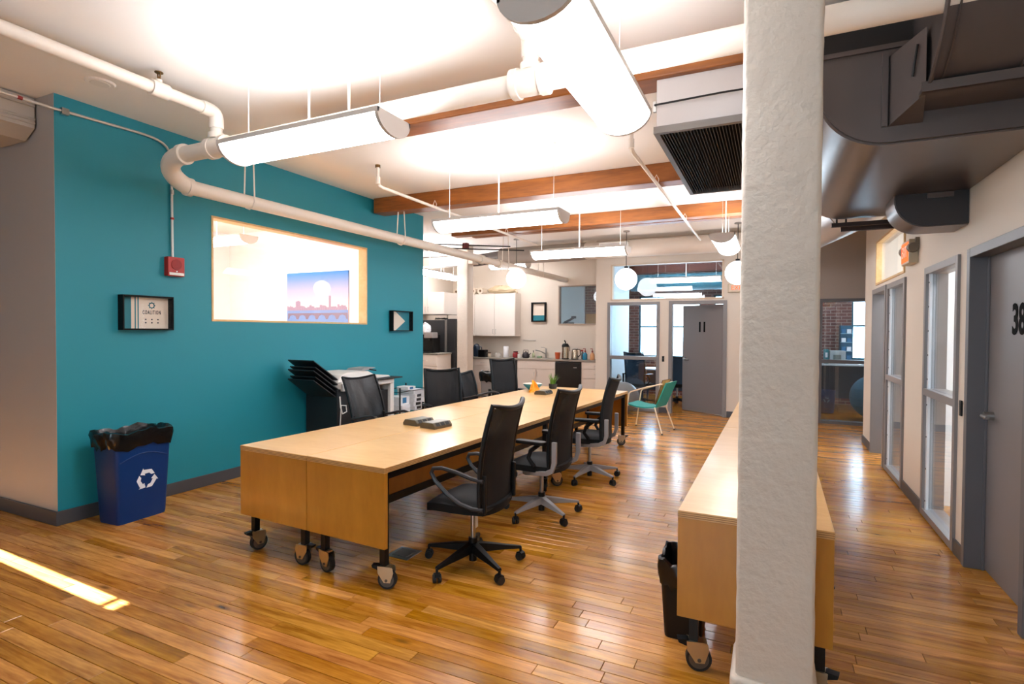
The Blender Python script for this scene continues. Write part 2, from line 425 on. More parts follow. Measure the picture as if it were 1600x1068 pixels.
# right wall with doors and glazed panels
XR = 1.21
RW = [(3.74, 4.66, 0, 2.1), (4.97, 5.83, .06, 2.1), (6.73, 7.58, .06, 2.1), (7.76, 8.6, 0, 2.1), (6.78, 8.42, 2.22, 2.74)]
wall_x('wall_right', XR, XR+.13, -4.1, 9.4, 0, ZC, CREAM, RW)
wall_y('wall_corridor_return', 9.28, 9.4, XR+.13, 3.4, 0, ZC, CREAM)
wall_x('wall_corridor_far', 3.3, 3.4, 9.4, 11, 0, ZC, CREAM)
# baseboards
def bb(name, *a): return struct(MB().box(*a).build(name, BASEB, bevel=.004))
bb('baseboard_left', -5.17, -5.155, 2.388, 7.5, 0, .115)
bb('baseboard_grey', -9.7, -5.156, 2.385, 2.4, 0, .115)
bb('baseboard_right', XR-.014, XR, 4.73, 4.93, 0, .11)
bb('baseboard_right_mid', XR-.014, XR, 5.88, 6.68, 0, .11)
bb('baseboard_right_end', XR-.014, XR, 8.66, 9.4, 0, .11)
bb('baseboard_back', -3.3, -3.05, 10.986, 11, 0, .11)
bb('baseboard_back_mid', -2.01, -1.84, 10.986, 11, 0, .11)
bb('baseboard_back_end', -.76, .74, 10.986, 11, 0, .11)
# ceiling beams (wood)
for i, (ya, yb, zb, xa) in enumerate([(3.66, 3.9, 3.24, -3.6), (6.2, 6.44, 3.24, -5.12), (8.36, 8.56, 3.26, -5.17)]):
    o = struct(MB().box(xa, .18, ya, yb, zb, ZC).build('trim_%d' % (i+1), BEAM, bevel=.012), ['stained wooden ceiling beam behind the thick white pipe', 'stained wooden ceiling beam reaching the teal wall', 'third stained wooden ceiling beam, farthest from the camera'][i])
struct(MB().box(-5.0, .2, 8.8, 8.95, 3.3, ZC).build('trim_4', BEAM, bevel=.01), 'thin stained wooden ceiling strip behind the third beam')
struct(MB().box(-8.0, -5.9, 10.42, 10.68, 3.05, 3.23).build('trim_5', CREAM), 'painted beam resting on the kitchen column')

# columns
def column(name, x0, x1, y0, y1, label):
    r = .028
    b = MB().prism(rrect(x0, x1, y0, y1, r), 'z', 0, ZC)
    o = b.build(name, COLM, smooth=True)
    return tag(o, label, 'column', kind='structure')
t = thing('column', 'thick rough cream-painted square column in the foreground', 'column', (.02, 2.435, 0)); t['kind'] = 'structure'
nz = 60
def colsurf(x0, x1, y0, y1, r):
    ol = rrect(x0, x1, y0, y1, r, 4); b = MB(); n = len(ol); rr = random.Random(5)
    for k in range(nz+1):
        z = ZC*k/nz
        b.v += [(p[0]+rr.uniform(-.0015, .0015), p[1]+rr.uniform(-.0015, .0015), z) for p in ol]
    for k in range(nz):
        for i in range(n): b.f.append((k*n+i, k*n+(i+1) % n, (k+1)*n+(i+1) % n, (k+1)*n+i))
    return b
colsurf(-.115, .157, 2.3, 2.57, .02).build('shaft', COLM, t, world=True, smooth=True)
MB().prism(rrect(-.135, .175, 2.28, 2.59, .03), 'z', 0, .24).build('plinth', COLM, t, world=True, smooth=True, bevel=.02)
column('column', -6.28, -6.01, 10.4, 10.67, 'slim cream square column in front of the kitchen')

# ------------------------------------------------------------------ doors and glazed frames
def frame_x(b, y0, y1, z0, z1, wd=.05, x0=XR-.02, x1=XR+.14, bottom=True):
    i = .007
    b.box(x0, x1, y0-wd, y0+i, z0, z1+wd).box(x0, x1, y1-i, y1+wd, z0, z1+wd).box(x0, x1, y0+i, y1-i, z1-i, z1+wd)
    if bottom: b.box(x0, x1, y0-wd, y1+wd, z0-.05, z0+i)
    return b
def frame_y(b, x0, x1, z0, z1, wd=.05, y0=10.98, y1=11.13, bottom=True):
    i = .007
    b.box(x0-wd, x0+i, y0, y1, z0, z1+wd).box(x1-i, x1+wd, y0, y1, z0, z1+wd).box(x0+i, x1-i, y0, y1, z1-i, z1+wd)
    if bottom: b.box(x0-wd, x1+wd, y0, y1, z0-.05, z0+i)
    return b
NUM = mat('door_number_black', (5, 5, 6), .8, spec=.1)
d = struct(frame_x(MB(), 3.74, 4.66, 0, 2.1, .055, bottom=False).box(XR+.075, XR+.09, 3.74, 3.76, 0, 2.1).box(XR+.075, XR+.09, 4.64, 4.66, 0, 2.1).build('door_1', DARKFR, bevel=.004), 'grey door numbered 38 in a dark grey frame')
lf = MB().box(XR+.09, XR+.13, 3.745, 4.655, .01, 2.095).build('door_leaf', DOORG, d, world=True, bevel=.004)
hb = MB().cyl((XR+.09, 4.54, 1.05), (XR+.04, 4.54, 1.05), .026, n=20).tube([(XR+.05, 4.54, 1.05), (XR+.03, 4.54, 1.05), (XR+.025, 4.52, 1.05), (XR+.025, 4.42, 1.05)], .011, 10)
hb.v = [(v[0]-lf.parent.location[0], v[1]-lf.parent.location[1], v[2]-lf.parent.location[2]) for v in hb.v]
hb.build('handle', STEEL, lf, smooth=True)
def num_on(parent, body, loc, rot, size, sx):
    o = text('number', body, size, NUM, parent, loc, rot, sx, bold=size*.028)
    o.location = Vector(loc)-parent.parent.location if parent.parent else o.location
    return o
num_on(lf, '38', (XR+.088, 4.165, 1.66), (rad(90), 0, rad(-90)), .25, .8)
# light switch plates
def plate(x, y, z, label, ax):
    b = MB().box(x-.012, x, y-.022, y+.022, z-.055, z+.055) if ax == 'x' else MB().box(x-.022, x+.022, y-.012, y, z-.055, z+.055)
    t = thing('card_reader', label, 'card reader', (x, y, z-.055))
    b.build('housing', BLACKP, t, world=True, bevel=.004)
    b2 = MB().box(x-.0135, x-.012, y-.008, y+.008, z-.01, z+.02) if ax == 'x' else MB().box(x-.008, x+.008, y-.0135, y-.012, z-.01, z+.02)
    b2.build('button', DGREYP, t, world=True)
plate(XR-.001, 4.83, 1.06, 'small black card reader beside the door numbered 38', 'x')
plate(XR-.001, 7.68, 1.06, 'small black card reader between the open doorway and its glazed panel', 'x')
plate(-1.93, 10.999, 1.06, 'small black card reader left of the door numbered 11', 'y')
def panel_x(name, y0, y1, label):
    b = frame_x(MB(), y0, y1, .06, 2.1, .05); b.box(XR-.02, XR+.14, y0, y1, 1.05, 1.11)
    o = struct(b.build(name, FRAMEG, bevel=.003), label)
    for z0, z1 in ((.06, 1.05), (1.11, 2.1)):
        p = MB().box(XR+.02, XR+.028, y0, y1, z0, z1).build('pane', glass('clear_panel', (.95, .97, .98), .04), o, world=True)
        st = MB().box(XR+.0, XR+.018, y1-.06, y1-.02, z0, z1).build('glazing_strip', mat('clear_strip', (210, 214, 218), .3), o, world=True)
        n = 5 if z0 > 1 else 4
        for k in range(n):
            zz = z0+.08+(z1-z0-.16)*k/(n-1)
            s = MB().cyl((XR-.003, y1-.04, zz), (XR+.0, y1-.04, zz), .007, n=8)
            s.v = [(v[0]-o.location[0], v[1]-o.location[1], v[2]-o.location[2]) for v in s.v]; s.build('screw', BLACKM, st)
panel_x('window_6', 4.97, 5.83, 'tall grey-framed glazed panel beside the door numbered 38')
panel_x('window_7', 6.73, 7.58, 'tall grey-framed glazed panel beside the open far doorway')
o = struct(frame_x(MB(), 7.76, 8.6, 0, 2.1, .055, bottom=False).build('door_2', FRAMEG, bevel=.003), 'grey open door frame in the right wall')
lf2 = MB().box(0, .82, -.02, .02, .01, 2.09).build('door_leaf', DOORG, o); lf2.location = Vector((XR+.15, 7.78, 0))-o.location; lf2.rotation_euler = (0, 0, rad(8))
b = MB().box(XR-.015, XR+.05, 6.78, 8.42, 2.2, 2.225).box(XR-.015, XR+.05, 6.78, 8.42, 2.735, 2.76).box(XR-.015, XR+.05, 6.755, 6.787, 2.2, 2.76).box(XR-.015, XR+.05, 8.413, 8.445, 2.2, 2.76)
o = struct(b.build('window_8', PINE, bevel=.003), 'pine-trimmed transom window above the right doorway')
MB().box(XR+.03, XR+.036, 6.79, 8.41, 2.225, 2.735).build('pane', GLASS, o, world=True)
# office 11 front
o = struct(frame_y(MB(), -3.0, -2.06, .06, 2.13, .055).box(-3.0, -2.06, 10.98, 11.13, 1.03, 1.1).build('window_9', FRAMEG, bevel=.003), 'grey-framed glazed sidelight left of the door numbered 11')
MB().box(-3.0, -2.06, 11.05, 11.056, .06, 1.03).build('pane', GLASSB, o, world=True)
MB().box(-3.0, -2.06, 11.05, 11.056, 1.1, 2.13).build('pane', GLASSB, o, world=True)
o = struct(frame_y(MB(), -1.77, -.83, 0, 2.13, .06, bottom=False).build('door_3', FRAMEG, bevel=.003), 'grey door numbered 11 standing ajar in the back wall')
lf = MB().box(-.92, 0, -.022, .022, .01, 2.12).build('door_leaf', DOORG, o, bevel=.003)
lf.location = Vector((-.84, 11.14, 0))-o.location; lf.rotation_euler = (0, 0, rad(-30))
MB().cyl((-.86, -.022, 1.05), (-.86, -.06, 1.05), .028, n=16).tube([(-.86, -.055, 1.05), (-.86, -.075, 1.05), (-.84, -.08, 1.05), (-.74, -.08, 1.04)], .012, 8).build('handle', STEEL, lf, smooth=True)
n = text('number', '11', .26, NUM, lf, (-.46, -.0235, 1.68), (rad(90), 0, 0), .8, bold=.011, world=False)
o = struct(MB().box(-2.99, -.83, 10.985, 11.13, 2.22, 2.245).box(-2.99, -.83, 10.985, 11.13, 2.925, 2.95).box(-2.99, -2.955, 10.985, 11.13, 2.22, 2.95).box(-.865, -.83, 10.985, 11.13, 2.22, 2.95).build('window_10', mat('cream_trim', (214, 194, 170), .5), bevel=.003), 'wide transom window above the door numbered 11')
MB().box(-2.955, -.865, 11.05, 11.056, 2.245, 2.925).build('pane', GLASSB, o, world=True)
# corridor-end glazing
o = struct(frame_y(MB(), .78, 1.95, .05, 2.13, .05).box(.78, 1.95, 10.98, 11.13, 1.06, 1.12).build('window_11', DARKFR, bevel=.003), 'grey-framed glass wall at the corridor end')
MB().box(.78, 1.95, 11.05, 11.056, .05, 1.06).build('pane', GLASSB, o, world=True)
MB().box(.78, 1.95, 11.05, 11.056, 1.12, 2.13).build('pane', GLASSB, o, world=True)
# kitchen window
o = struct(MB().box(-4.9, -3.87, 13.03, 13.18, 1.755, 1.785).box(-4.9, -3.87, 13.03, 13.18, 2.715, 2.745).box(-4.9, -4.865, 13.03, 13.18, 1.755, 2.745).box(-3.905, -3.87, 13.03, 13.18, 1.755, 2.745).build('window_12', mat('grey_pine_trim', (176, 158, 142), .5), bevel=.003), 'interior window in the kitchen wall')
MB().box(-4.865, -3.905, 13.1, 13.106, 1.785, 2.715).build('pane', GLASSB, o, world=True)

# ------------------------------------------------------------------ rooms behind the glass
BRICK = brick('red_brick', (120, 66, 56), (92, 52, 48), (150, 130, 120))
BLUEW = mat('office_white', (222, 230, 236), .6)
TEALTR = mat('teal_trim', (30, 96, 112), .5)
YB = 14.2
OW = [(-7.6, -6.3, 1.0, 2.6), (-3.12, -2.42, .95, 2.5), (-2.3, -1.6, .95, 2.5), (-1.3, -.4, .95, 2.5), (1.58, 2.5, 1.0, 2.5)]  # leftmost window is unseen, added to light the room behind the kitchen
wall_y('wall_north', YB, YB+.2, -8.1, 5.2, 0, ZC, BRICK, OW)
for i, h in enumerate(OW):
    b = MB().box(h[0], h[1], YB+.05, YB+.1, h[2], h[2]+.04).box(h[0], h[1], YB+.05, YB+.1, h[3]-.04, h[3]).box(h[0], h[0]+.04, YB+.05, YB+.1, h[2], h[3]).box(h[1]-.04, h[1], YB+.05, YB+.1, h[2], h[3]).box(h[0], h[1], YB+.06, YB+.09, (h[2]+h[3])/2-.02, (h[2]+h[3])/2+.02)
    o = struct(b.build('window_%d' % (13+i), TEALTR))
    MB().box(h[0]+.04, h[1]-.04, YB+.07, YB+.075, h[2]+.04, h[3]-.04).build('pane', GLASS, o, world=True)
    portal((h[0]+h[1])/2, YB+.22, (h[2]+h[3])/2, h[1]-h[0], h[3]-h[2], (rad(-90), 0, 0))
wall_x('wall_office_left', -3.17, -3.16, 11.13, 13.3, 0, ZC, BLUEW)
wall_x('wall_office_divider', .62, .74, 11.12, YB, 0, ZC, BLUEW)
wall_x('wall_behind_kitchen', -3.3, -3.2, 13.17, 13.3, 0, ZC, BLUEW)
wall_x('wall_far_east', 5.05, 5.2, -4.1, YB, 0, ZC, WHITEW, [(3.6, 6.2, .8, 2.9), (6.6, 9.2, .8, 2.9)])  # unseen openings, enlarged to brighten the rooms behind the right wall
portal(5.22, 4.9, 1.85, 2.1, 2.6, (0, rad(90), 0)); portal(5.22, 7.9, 1.85, 2.1, 2.6, (0, rad(90), 0))
wall_y('wall_east_divider', 6.25, 6.35, XR+.13, 5.05, 0, ZC, WHITEW)
wall_x('wall_far_west', -8.15, -8.1, 13.17, YB, 0, ZC, BLUEW)

# ================================================================== LIGHTS
def lens_profile(hw, dp, n=14):
    """half-cylinder cross-section, lips at z=0, bottom at z=-dp"""
    return [(hw*math.cos(PI+PI*k/n), dp*math.sin(PI+PI*k/n)) for k in range(n+1)]
def pendant(cx, cy, z, L, along, label, wires, hw=.15, dp=.11):
    """trough lamp: curved glowing lens, two end caps, lip rails, tubes, suspension wires"""
    t = thing('pendant_lamp', label, 'lamp', (cx, cy, z-dp), 0, 'suspended trough lamps')
    R = Matrix.Identity(4) if along == 'x' else Matrix.Rotation(rad(90), 4, 'Z')
    T = R @ Matrix.Translation((0, 0, dp))
    pr = lens_profile(hw, dp); h = L/2
    b = MB(); n = len(pr)
    b.v = [(-h+.02, p[0], p[1]) for p in pr] + [(h-.02, p[0], p[1]) for p in pr]
    b.f = [(i, i+1, n+i+1, n+i) for i in range(n-1)]
    b.tf(T).build('lens', LENSM, t, smooth=True)
    for s in (-1, 1):
        pc = [(p[0]*1.05, p[1]*1.05) for p in pr]; pc[0] = (-hw*1.05, .012); pc[-1] = (hw*1.05, .012)
        a, c = (h-.022, h) if s > 0 else (-h, -h+.022)
        MB().prism(pc, 'x', a, c).tf(T).build('end_cap', LAMPM, t)
    for s in (-1, 1):
        MB().box(-h, h, s*hw-.007, s*hw+.007, -.016, .012).tf(T).build('rail', LAMPM, t)
    MB().box(-h+.03, h-.03, -.05, .05, -.06, -.045).tf(T).build('tray', WHITEP, t)
    for s in (-1, 1):
        MB().cyl((-h+.06, s*.03, -.02), (h-.06, s*.03, -.02), .014, n=8).tf(T).build('tube', TUBEM, t)
    for (k, r) in wires:
        b = MB().cyl((k*h, 0, -.045), (k*h, 0, ZC-z-.01), r, n=6).cyl((k*h, 0, ZC-z-.03), (k*h, 0, ZC-z), .018, n=10)
        if r > .004: b.cyl((k*h, 0, ZC-z-.008), (k*h, 0, ZC-z), .065, n=20)
        b.tf(T).build('suspension_wire', WHITEP, t)
    return t
WR = ((-.82, .0022), (0, .007), (.84, .0022))
pendant(-2.72, 2.66, 2.845, 1.36, 'x', 'glowing trough lamp hung nearest the teal wall in the foreground', WR)
pendant(-.775, 2.45, 2.80, 1.27, 'y', 'largest glowing trough lamp, hung lengthwise at the top of the picture', WR)
pendant(-2.58, 5.1, 2.76, 1.45, 'x', 'glowing trough lamp hung in the middle row below the second beam', WR)
pendant(-2.52, 7.55, 2.76, 1.42, 'x', 'glowing trough lamp hung above the far end of the desks', WR)
pendant(-.59, 8.0, 2.82, 1.3, 'y', 'glowing trough lamp hung lengthwise beside the foreground column, far back', WR)
pendant(-6.55, 9.75, 2.85, 1.3, 'y', 'glowing trough lamp hung in the kitchen left of the slim column', WR)
# out-of-view lamps added to brighten the meeting room
pendant(-7.6, 3.6, 2.95, 1.4, 'x', 'unseen trough lamp added to light the near half of the meeting room behind the teal wall', WR)
pendant(-7.6, 5.6, 2.95, 1.4, 'x', 'unseen trough lamp added to light the far half of the meeting room behind the teal wall', WR)
pendant(-5.75, 11.95, 3.2, 1.0, 'x', 'trough lamp hung close to the kitchen back wall', WR)
pendant(-7.2, 11.2, 2.95, 1.3, 'y', 'trough lamp hung above the fridge in the kitchen', WR)
pendant(-1.75, 12.7, 2.8, 1.5, 'x', 'trough lamp hung inside the office numbered 11', WR)
pendant(2.0, 12.4, 2.9, 1.3, 'x', 'trough lamp added to light the room behind the corridor glass', WR)  # extra lamp put in because this room came out too dark
pendant(3.4, 5.6, 2.9, 1.3, 'x', 'second trough lamp added to brighten the room behind the door numbered 38', WR)  # this and the next three lamps are added to lift the side rooms
pendant(3.4, 8.4, 2.9, 1.3, 'x', 'second trough lamp added to brighten the room behind the far right doorway', WR)
pendant(2.2, 4.9, 2.9, 1.3, 'y', 'trough lamp added to brighten the room behind the door numbered 38', WR)
pendant(2.1, 7.6, 2.9, 1.3, 'y', 'trough lamp added to brighten the room behind the far right doorway', WR)
def globe(x, y, z, label, r=.2):
    t = thing('globe_lamp', label, 'lamp', (x, y, z-r), 0, 'white globe pendants')
    MB().sphere((x, y, z), r, 28, 16).build('globe', GLOBE, t, world=True, smooth=True)
    MB().cyl((x, y, z+r-.01), (x, y, z+r+.035), .035, n=16).build('collar', BLACKM, t, world=True)
    MB().cyl((x, y, z+r), (x, y, ZC), .006, n=6).build('stem', BLACKM, t, world=True)
    MB().cyl((x, y, ZC-.02), (x, y, ZC), .06, n=16).build('canopy', STEEL, t, world=True)
globe(-4.70, 10.1, 2.65, 'white globe pendant in front of the kitchen wall cabinets')
globe(-2.46, 10.1, 2.56, 'white globe pendant in front of the transom window')
globe(-.55, 10.1, 2.60, 'white globe pendant half hidden behind the foreground column')
# smoke detector, ceiling rose
t = thing('smoke_detector', 'round white detector on the ceiling below the pipe, near the first beam', 'detector', (-2.42, 4.1, ZC-.05))
MB().lathe([(.05, 0), (.095, .012), (.105, .03), (.11, .05)], (-2.42, 4.1, ZC-.05)).build('body', WHITEP, t, world=True, smooth=True)
MB().lathe([(.02, 0), (.04, .01)], (-2.42, 4.1, ZC-.056)).build('sensor', mat('sensor_grey', (205, 210, 216), .4), t, world=True)
t = thing('ceiling_disc', 'flat round cover on the ceiling above the teal wall pipe', 'ceiling cover', (-4.63, 2.45, ZC-.012))
MB().lathe([(.09, 0), (.1, .012)], (-4.63, 2.45, ZC-.012)).build('disc', CEIL, t, world=True)
MB().lathe([(.06, 0), (.065, .003)], (-4.63, 2.45, ZC-.015)).build('rim', WHITEP, t, world=True)

# ================================================================== PIPES
PY, PZ = 2.95, 3.03
t = thing('main_pipe', 'thick white pipe crossing below the ceiling and running along the teal wall', 'pipe', (-2, PY, PZ-.07))
MB().cyl((-4.45, PY, PZ-.01), (XR-.0, PY, PZ), .064, n=24).build('cross_run', PIPE, t, world=True, smooth=True)
YX, YZ = -4.7, 2.845
MB().tube(bez((-4.4, PY, PZ-.01), (-4.62, PY, PZ-.01), (YX, PY+.02, YZ+.06), (YX, PY+.24, YZ), 12), .074, 20).build('elbow', PIPE, t, world=True, smooth=True)
MB().cyl((YX, PY+.2, YZ), (YX, 13.05, YZ+.03), .064, n=20).build('wall_run', PIPE, t, world=True, smooth=True)
def ring(p, ax, r, w_): 
    d = Vector(ax)*w_/2; p = Vector(p); return MB().cyl(p-d, p+d, r, n=22).build('coupling', PIPE, t, world=True, smooth=True)
for xx in (-4.4, -4.05, -3.9): ring((xx, PY, PZ-.008), (1, 0, 0), .083, .05)
ring((YX, PY+.24, YZ), (0, 1, 0), .08, .05)
for xx in (-1.38, -1.2): ring((xx, PY, PZ), (1, 0, 0), .087, .045)
MB().cyl((-1.38, PY, PZ), (-1.2, PY, PZ), .078, n=22).build('tee', PIPE, t, world=True, smooth=True)
MB().cyl((-4.05, PY, PZ-.008), (-3.9, PY, PZ-.008), .075, n=22).build('tee', PIPE, t, world=True, smooth=True)
for yy in (8.6, 9.3): ring((YX, yy, YZ+.015), (0, 1, 0), .082, .12)
for i, (yy, zt) in enumerate(((3.82, ZC), (6.28, 3.24), (9.6, ZC), (11.4, ZC))):
    zb = YZ-.068
    b = MB().tube([(YX-.05, yy, zt), (YX-.075, yy, YZ), (YX-.05, yy, YZ-.05), (YX, yy, zb), (YX+.05, yy, YZ-.05), (YX+.075, yy, YZ), (YX+.05, yy, zt)], .008, 6)
    b.build('hanger', PIPE, t, world=True, smooth=True)
MB().cyl((-2.72, PY+.08, PZ), (-2.72, PY+.08, ZC), .01, n=8).build('hanger', PIPE, t, world=True)
def branch(x, label, sprinkler=None):
    b_ = thing('branch_pipe', label, 'pipe', (x, 1.0, 3.25), 0, 'ceiling branch pipes')
    MB().tube([(x, -4.1, 3.3), (x, PY-.09, 3.3)], .043, 18).build('run', PIPE, b_, world=True, smooth=True)
    MB().tube(bez((x, PY-.13, 3.3), (x, PY, 3.3), (x, PY, 3.3), (x, PY, 3.17), 8), .053, 16).build('elbow', PIPE, b_, world=True, smooth=True)
    MB().cyl((x, PY, 3.22), (x, PY, PZ+.05), .044, n=16).build('drop', PIPE, b_, world=True, smooth=True)
    MB().cyl((x, PY, PZ+.06), (x, PY, PZ+.1), .062, n=18).build('coupling', PIPE, b_, world=True, smooth=True)
    if sprinkler:
        s = MB().cyl((x, sprinkler-.06, 3.3), (x, sprinkler+.06, 3.3), .056, n=16); s.build('coupling', PIPE, b_, world=True, smooth=True)
        MB().cyl((x, sprinkler, 3.33), (x, sprinkler, 3.37), .022, n=10).build('riser', PIPE, b_, world=True)
        MB().cyl((x, sprinkler, 3.37), (x, sprinkler, 3.39), .012, n=8).box(x-.016, x-.01, sprinkler-.004, sprinkler+.004, 3.385, 3.42).box(x+.01, x+.016, sprinkler-.004, sprinkler+.004, 3.385, 3.42).cyl((x, sprinkler, 3.418), (x, sprinkler, 3.424), .028, n=12).build('sprinkler_head', mat('brass', (120, 92, 56), .4, .9), b_, world=True)
branch(-4.0, 'white branch pipe near the teal wall with a brass sprinkler head', 2.5)
branch(-1.29, 'white branch pipe dropping beside the largest trough lamp')
def sprinkler_line(x, y0, y1, z, label):
    b_ = thing('sprinkler_line', label, 'pipe', (x, y0, z), 0, 'thin sprinkler lines')
    MB().tube([(x, y0, ZC), (x, y0, z+.06), (x, y0+.03, z+.01), (x, y0+.08, z), (x, y1, z)], .019, 10).build('run', PIPE, b_, world=True, smooth=True)
    MB().cyl((x, y0, z+.02), (x, y0, z+.1), .028, n=10).build('fitting', PIPE, b_, world=True)
    MB().cyl((x, y0, ZC-.03), (x, y0, ZC), .03, n=10).build('flange', mat('brass', (120, 92, 56)), b_, world=True)
    for yy in (6.14, 8.3):
        if y0 < yy < y1: MB().tube([(x-.02, yy, z), (x-.025, yy, z+.04), (x, yy, z+.09), (x+.025, yy, z+.04), (x+.02, yy, z)], .004, 6).build('clamp', PIPE, b_, world=True)
sprinkler_line(-4.05, 4.98, 9.6, 3.215, 'thin white sprinkler line nearer the teal wall')
sprinkler_line(-1.17, 4.95, 10.2, 3.215, 'thin white sprinkler line beside the ceiling grille')
# conduit to the alarm
cm = mat('conduit', (206, 200, 192), .35, .5)
t = thing('conduit', 'thin metal conduit bending down the teal wall to the red alarm', 'conduit', (-5.15, 3.3, 2.25))
MB().tube([(-5.15, -1, 3.32), (-5.15, 2.38, 3.32), (-5.15, 3.02, 3.34)] + bez((-5.15, 3.02, 3.34), (-5.15, 3.22, 3.34), (-5.15, 3.33, 3.33), (-5.15, 3.33, 3.15), 8)[1:] + [(-5.15, 3.335, 2.26)], .0115, 10).build('tube', cm, t, world=True, smooth=True)
MB().box(-5.165, -5.13, 2.44, 2.49, 3.295, 3.345).build('clip', STEEL, t, world=True)
MB().cyl((-5.15, 3.335, 2.86), (-5.15, 3.335, 2.9), .017, n=10).build('coupling', STEEL, t, world=True)
MB().cyl((-5.15, 3.335, 2.62), (-5.15, 3.335, 2.64), .016, n=10).build('coupling', mat('red_band', (150, 40, 30), .5), t, world=True)
MB().cyl((-5.15, 2.16, 3.32), (-5.15, 2.19, 3.32), .014, n=10).build('coupling', mat('red_band', (150, 40, 30), .5), t, world=True)
t = thing('fire_alarm', 'small red wall alarm at the end of the conduit', 'alarm', (-5.145, 3.345, 2.09))
RED = mat('alarm_red', (172, 34, 22), .4)
MB().box(-5.168, -5.105, 3.265, 3.425, 2.085, 2.265).build('housing', RED, t, world=True, bevel=.006)
MB().box(-5.108, -5.1, 3.275, 3.415, 2.093, 2.118).build('label_strip', WHITEP, t, world=True)
MB().cyl((-5.107, 3.345, 2.195), (-5.1, 3.345, 2.195), .05, n=20).build('sounder', mat('alarm_dark_red', (142, 22, 14), .5), t, world=True)
MB().box(-5.108, -5.098, 3.34, 3.35, 2.125, 2.135).build('led', WHITEP, t, world=True)
# white ribbed casing, top left corner
t = thing('ribbed_casing', 'white ribbed casing under the ceiling, meeting the grey wall', 'casing', (-5.7, 1, 3.12))
CAS = mat('casing_white', (190, 180, 168), .5)
MB().prism([(-5.95, 3.12), (-5.56, 3.12), (-5.42, 3.2), (-5.42, 3.44), (-5.95, 3.44)], 'y', -2.0, 2.385).build('shell', CAS, t, world=True)
for z in (3.24, 3.27, 3.38): MB().cyl((-5.418, -2.0, z), (-5.418, 2.385, z), .012, n=8).build('rib', CAS, t, world=True, smooth=True)

# ================================================================== DUCTS
# ceiling air return with a black grille
t = thing('air_return', 'boxy grey ceiling air return with a black slatted grille underneath', 'air vent', (-.25, 4.55, 2.88))
BXM = mat('return_box_grey', (206, 200, 198), .5)
MB().box(-.71, .17, 3.7, 5.45, 2.93, 3.24).box(-.71, .17, 3.92, 5.45, 3.24, ZC).build('casing', BXM, t, world=True, bevel=.004)
MB().box(-.725, .185, 3.685, 3.72, 2.885, 2.93).box(-.725, .185, 5.43, 5.465, 2.885, 2.93).box(-.725, -.69, 3.72, 5.43, 2.885, 2.93).box(.15, .185, 3.72, 5.43, 2.885, 2.93).build('grille_frame', mat('grille_frame_grey', (120, 114, 110), .4, .3), t, world=True)
b = MB()
for k in range(43):
    x = -.685+k*.0195; b.add([(x, 3.72, 2.925), (x+.003, 3.72, 2.925), (x+.010, 3.72, 2.892), (x+.007, 3.72, 2.892), (x, 5.43, 2.925), (x+.003, 5.43, 2.925), (x+.010, 5.43, 2.892), (x+.007, 5.43, 2.892)], [(0,1,2,3),(4,7,6,5),(0,4,5,1),(1,5,6,2),(2,6,7,3),(3,7,4,0)])
o = b.build('grille_slats', mat('grille_slat', (70, 58, 46), .45, .3), t, world=True); o['kind'] = 'stuff'
MB().box(-.69, .15, 3.72, 5.43, 2.926, 2.93).build('grille_backing', mat('grille_dark', (10, 10, 10), .9), t, world=True)
for k in range(5): MB().cyl((-.727, 3.9+k*.33, 2.907), (-.724, 3.9+k*.33, 2.907), .008, n=8).build('screw', STEEL, t, world=True)
MB().tube([(-.72, 3.68, 3.07), (-.3, 3.67, 3.075), (.1, 3.67, 3.07)], .006, 6).build('wire', BLACKM, t, world=True)
MB().box(-.73, -.71, 3.69, 3.71, 3.03, 3.1).build('wire_clamp', STEEL, t, world=True)
# big galvanised duct over the corridor
def duct_outline(x0, x1, z0, z1, r, n=12):
    return [(x0+r-r*math.sin(rad(90*k/n)), z0+r-r*math.cos(rad(90*k/n))) for k in range(n+1)] + [(x0, z1), (x1, z1), (x1, z0)]
t = thing('main_duct', 'large galvanised duct with a rounded bottom edge above the corridor', 'duct', (.7, 4.5, 2.57))
MB().prism(duct_outline(.2, XR-.006, 2.57, 3.06, .34), 'y', 3.47, 5.55).build('trunk', DUCT, t, world=True, smooth=True)
ol = duct_outline(.21, XR-.006, 2.58, 3.06, .34)
MB().prism(ol, 'y', 3.45, 3.47).build('end_plate', DUCTD, t, world=True)
MB().box(.2, .62, 3.435, 3.47, 3.06, 3.085).build('top_flange', DUCTD, t, world=True)
MB().box(.50, .525, 3.43, 3.452, 2.66, 3.04).build('standing_seam', DUCTD, t, world=True)
MB().add([(.53, 3.452, 2.66), (.53, 3.452, 3.02), (.64, 3.2, 2.72), (.64, 3.2, 3.03), (.68, 3.45, 2.66), (.68, 3.45, 3.02)], [(0,2,3,1), (0,4,2), (1,3,5), (2,4,5,3)]).build('transition', DUCTD, t, world=True)
MB().box(.2, XR-.01, 3.6, 5.4, 3.09, 3.42).build('dark_void_box', mat('unlit_void_dark', (34, 30, 28), .8), t, world=True)  # near-black box standing for the unlit void above the duct
MB().tube([(.6, 3.27, 2.83), (.605, 3.25, 2.9), (.612, 3.24, 2.97)], .006, 6).build('damper_handle', BLACKM, t, world=True)
CY, CZ, CR = 3.36, 3.27, .53
b = MB(); n = 28; xs = (.66, XR-.004)
arc = [(CY-CR*math.cos(rad(-20+130*k/n)), CZ-CR*math.sin(rad(-20+130*k/n))) for k in range(n+1)]
arc = [(a, z) for a, z in arc if z < ZC-.005]
MB().prism(arc+[(3.9, ZC-.005)], 'x', xs[0], xs[1]).build('plenum', DUCTD, t, world=True, smooth=True)
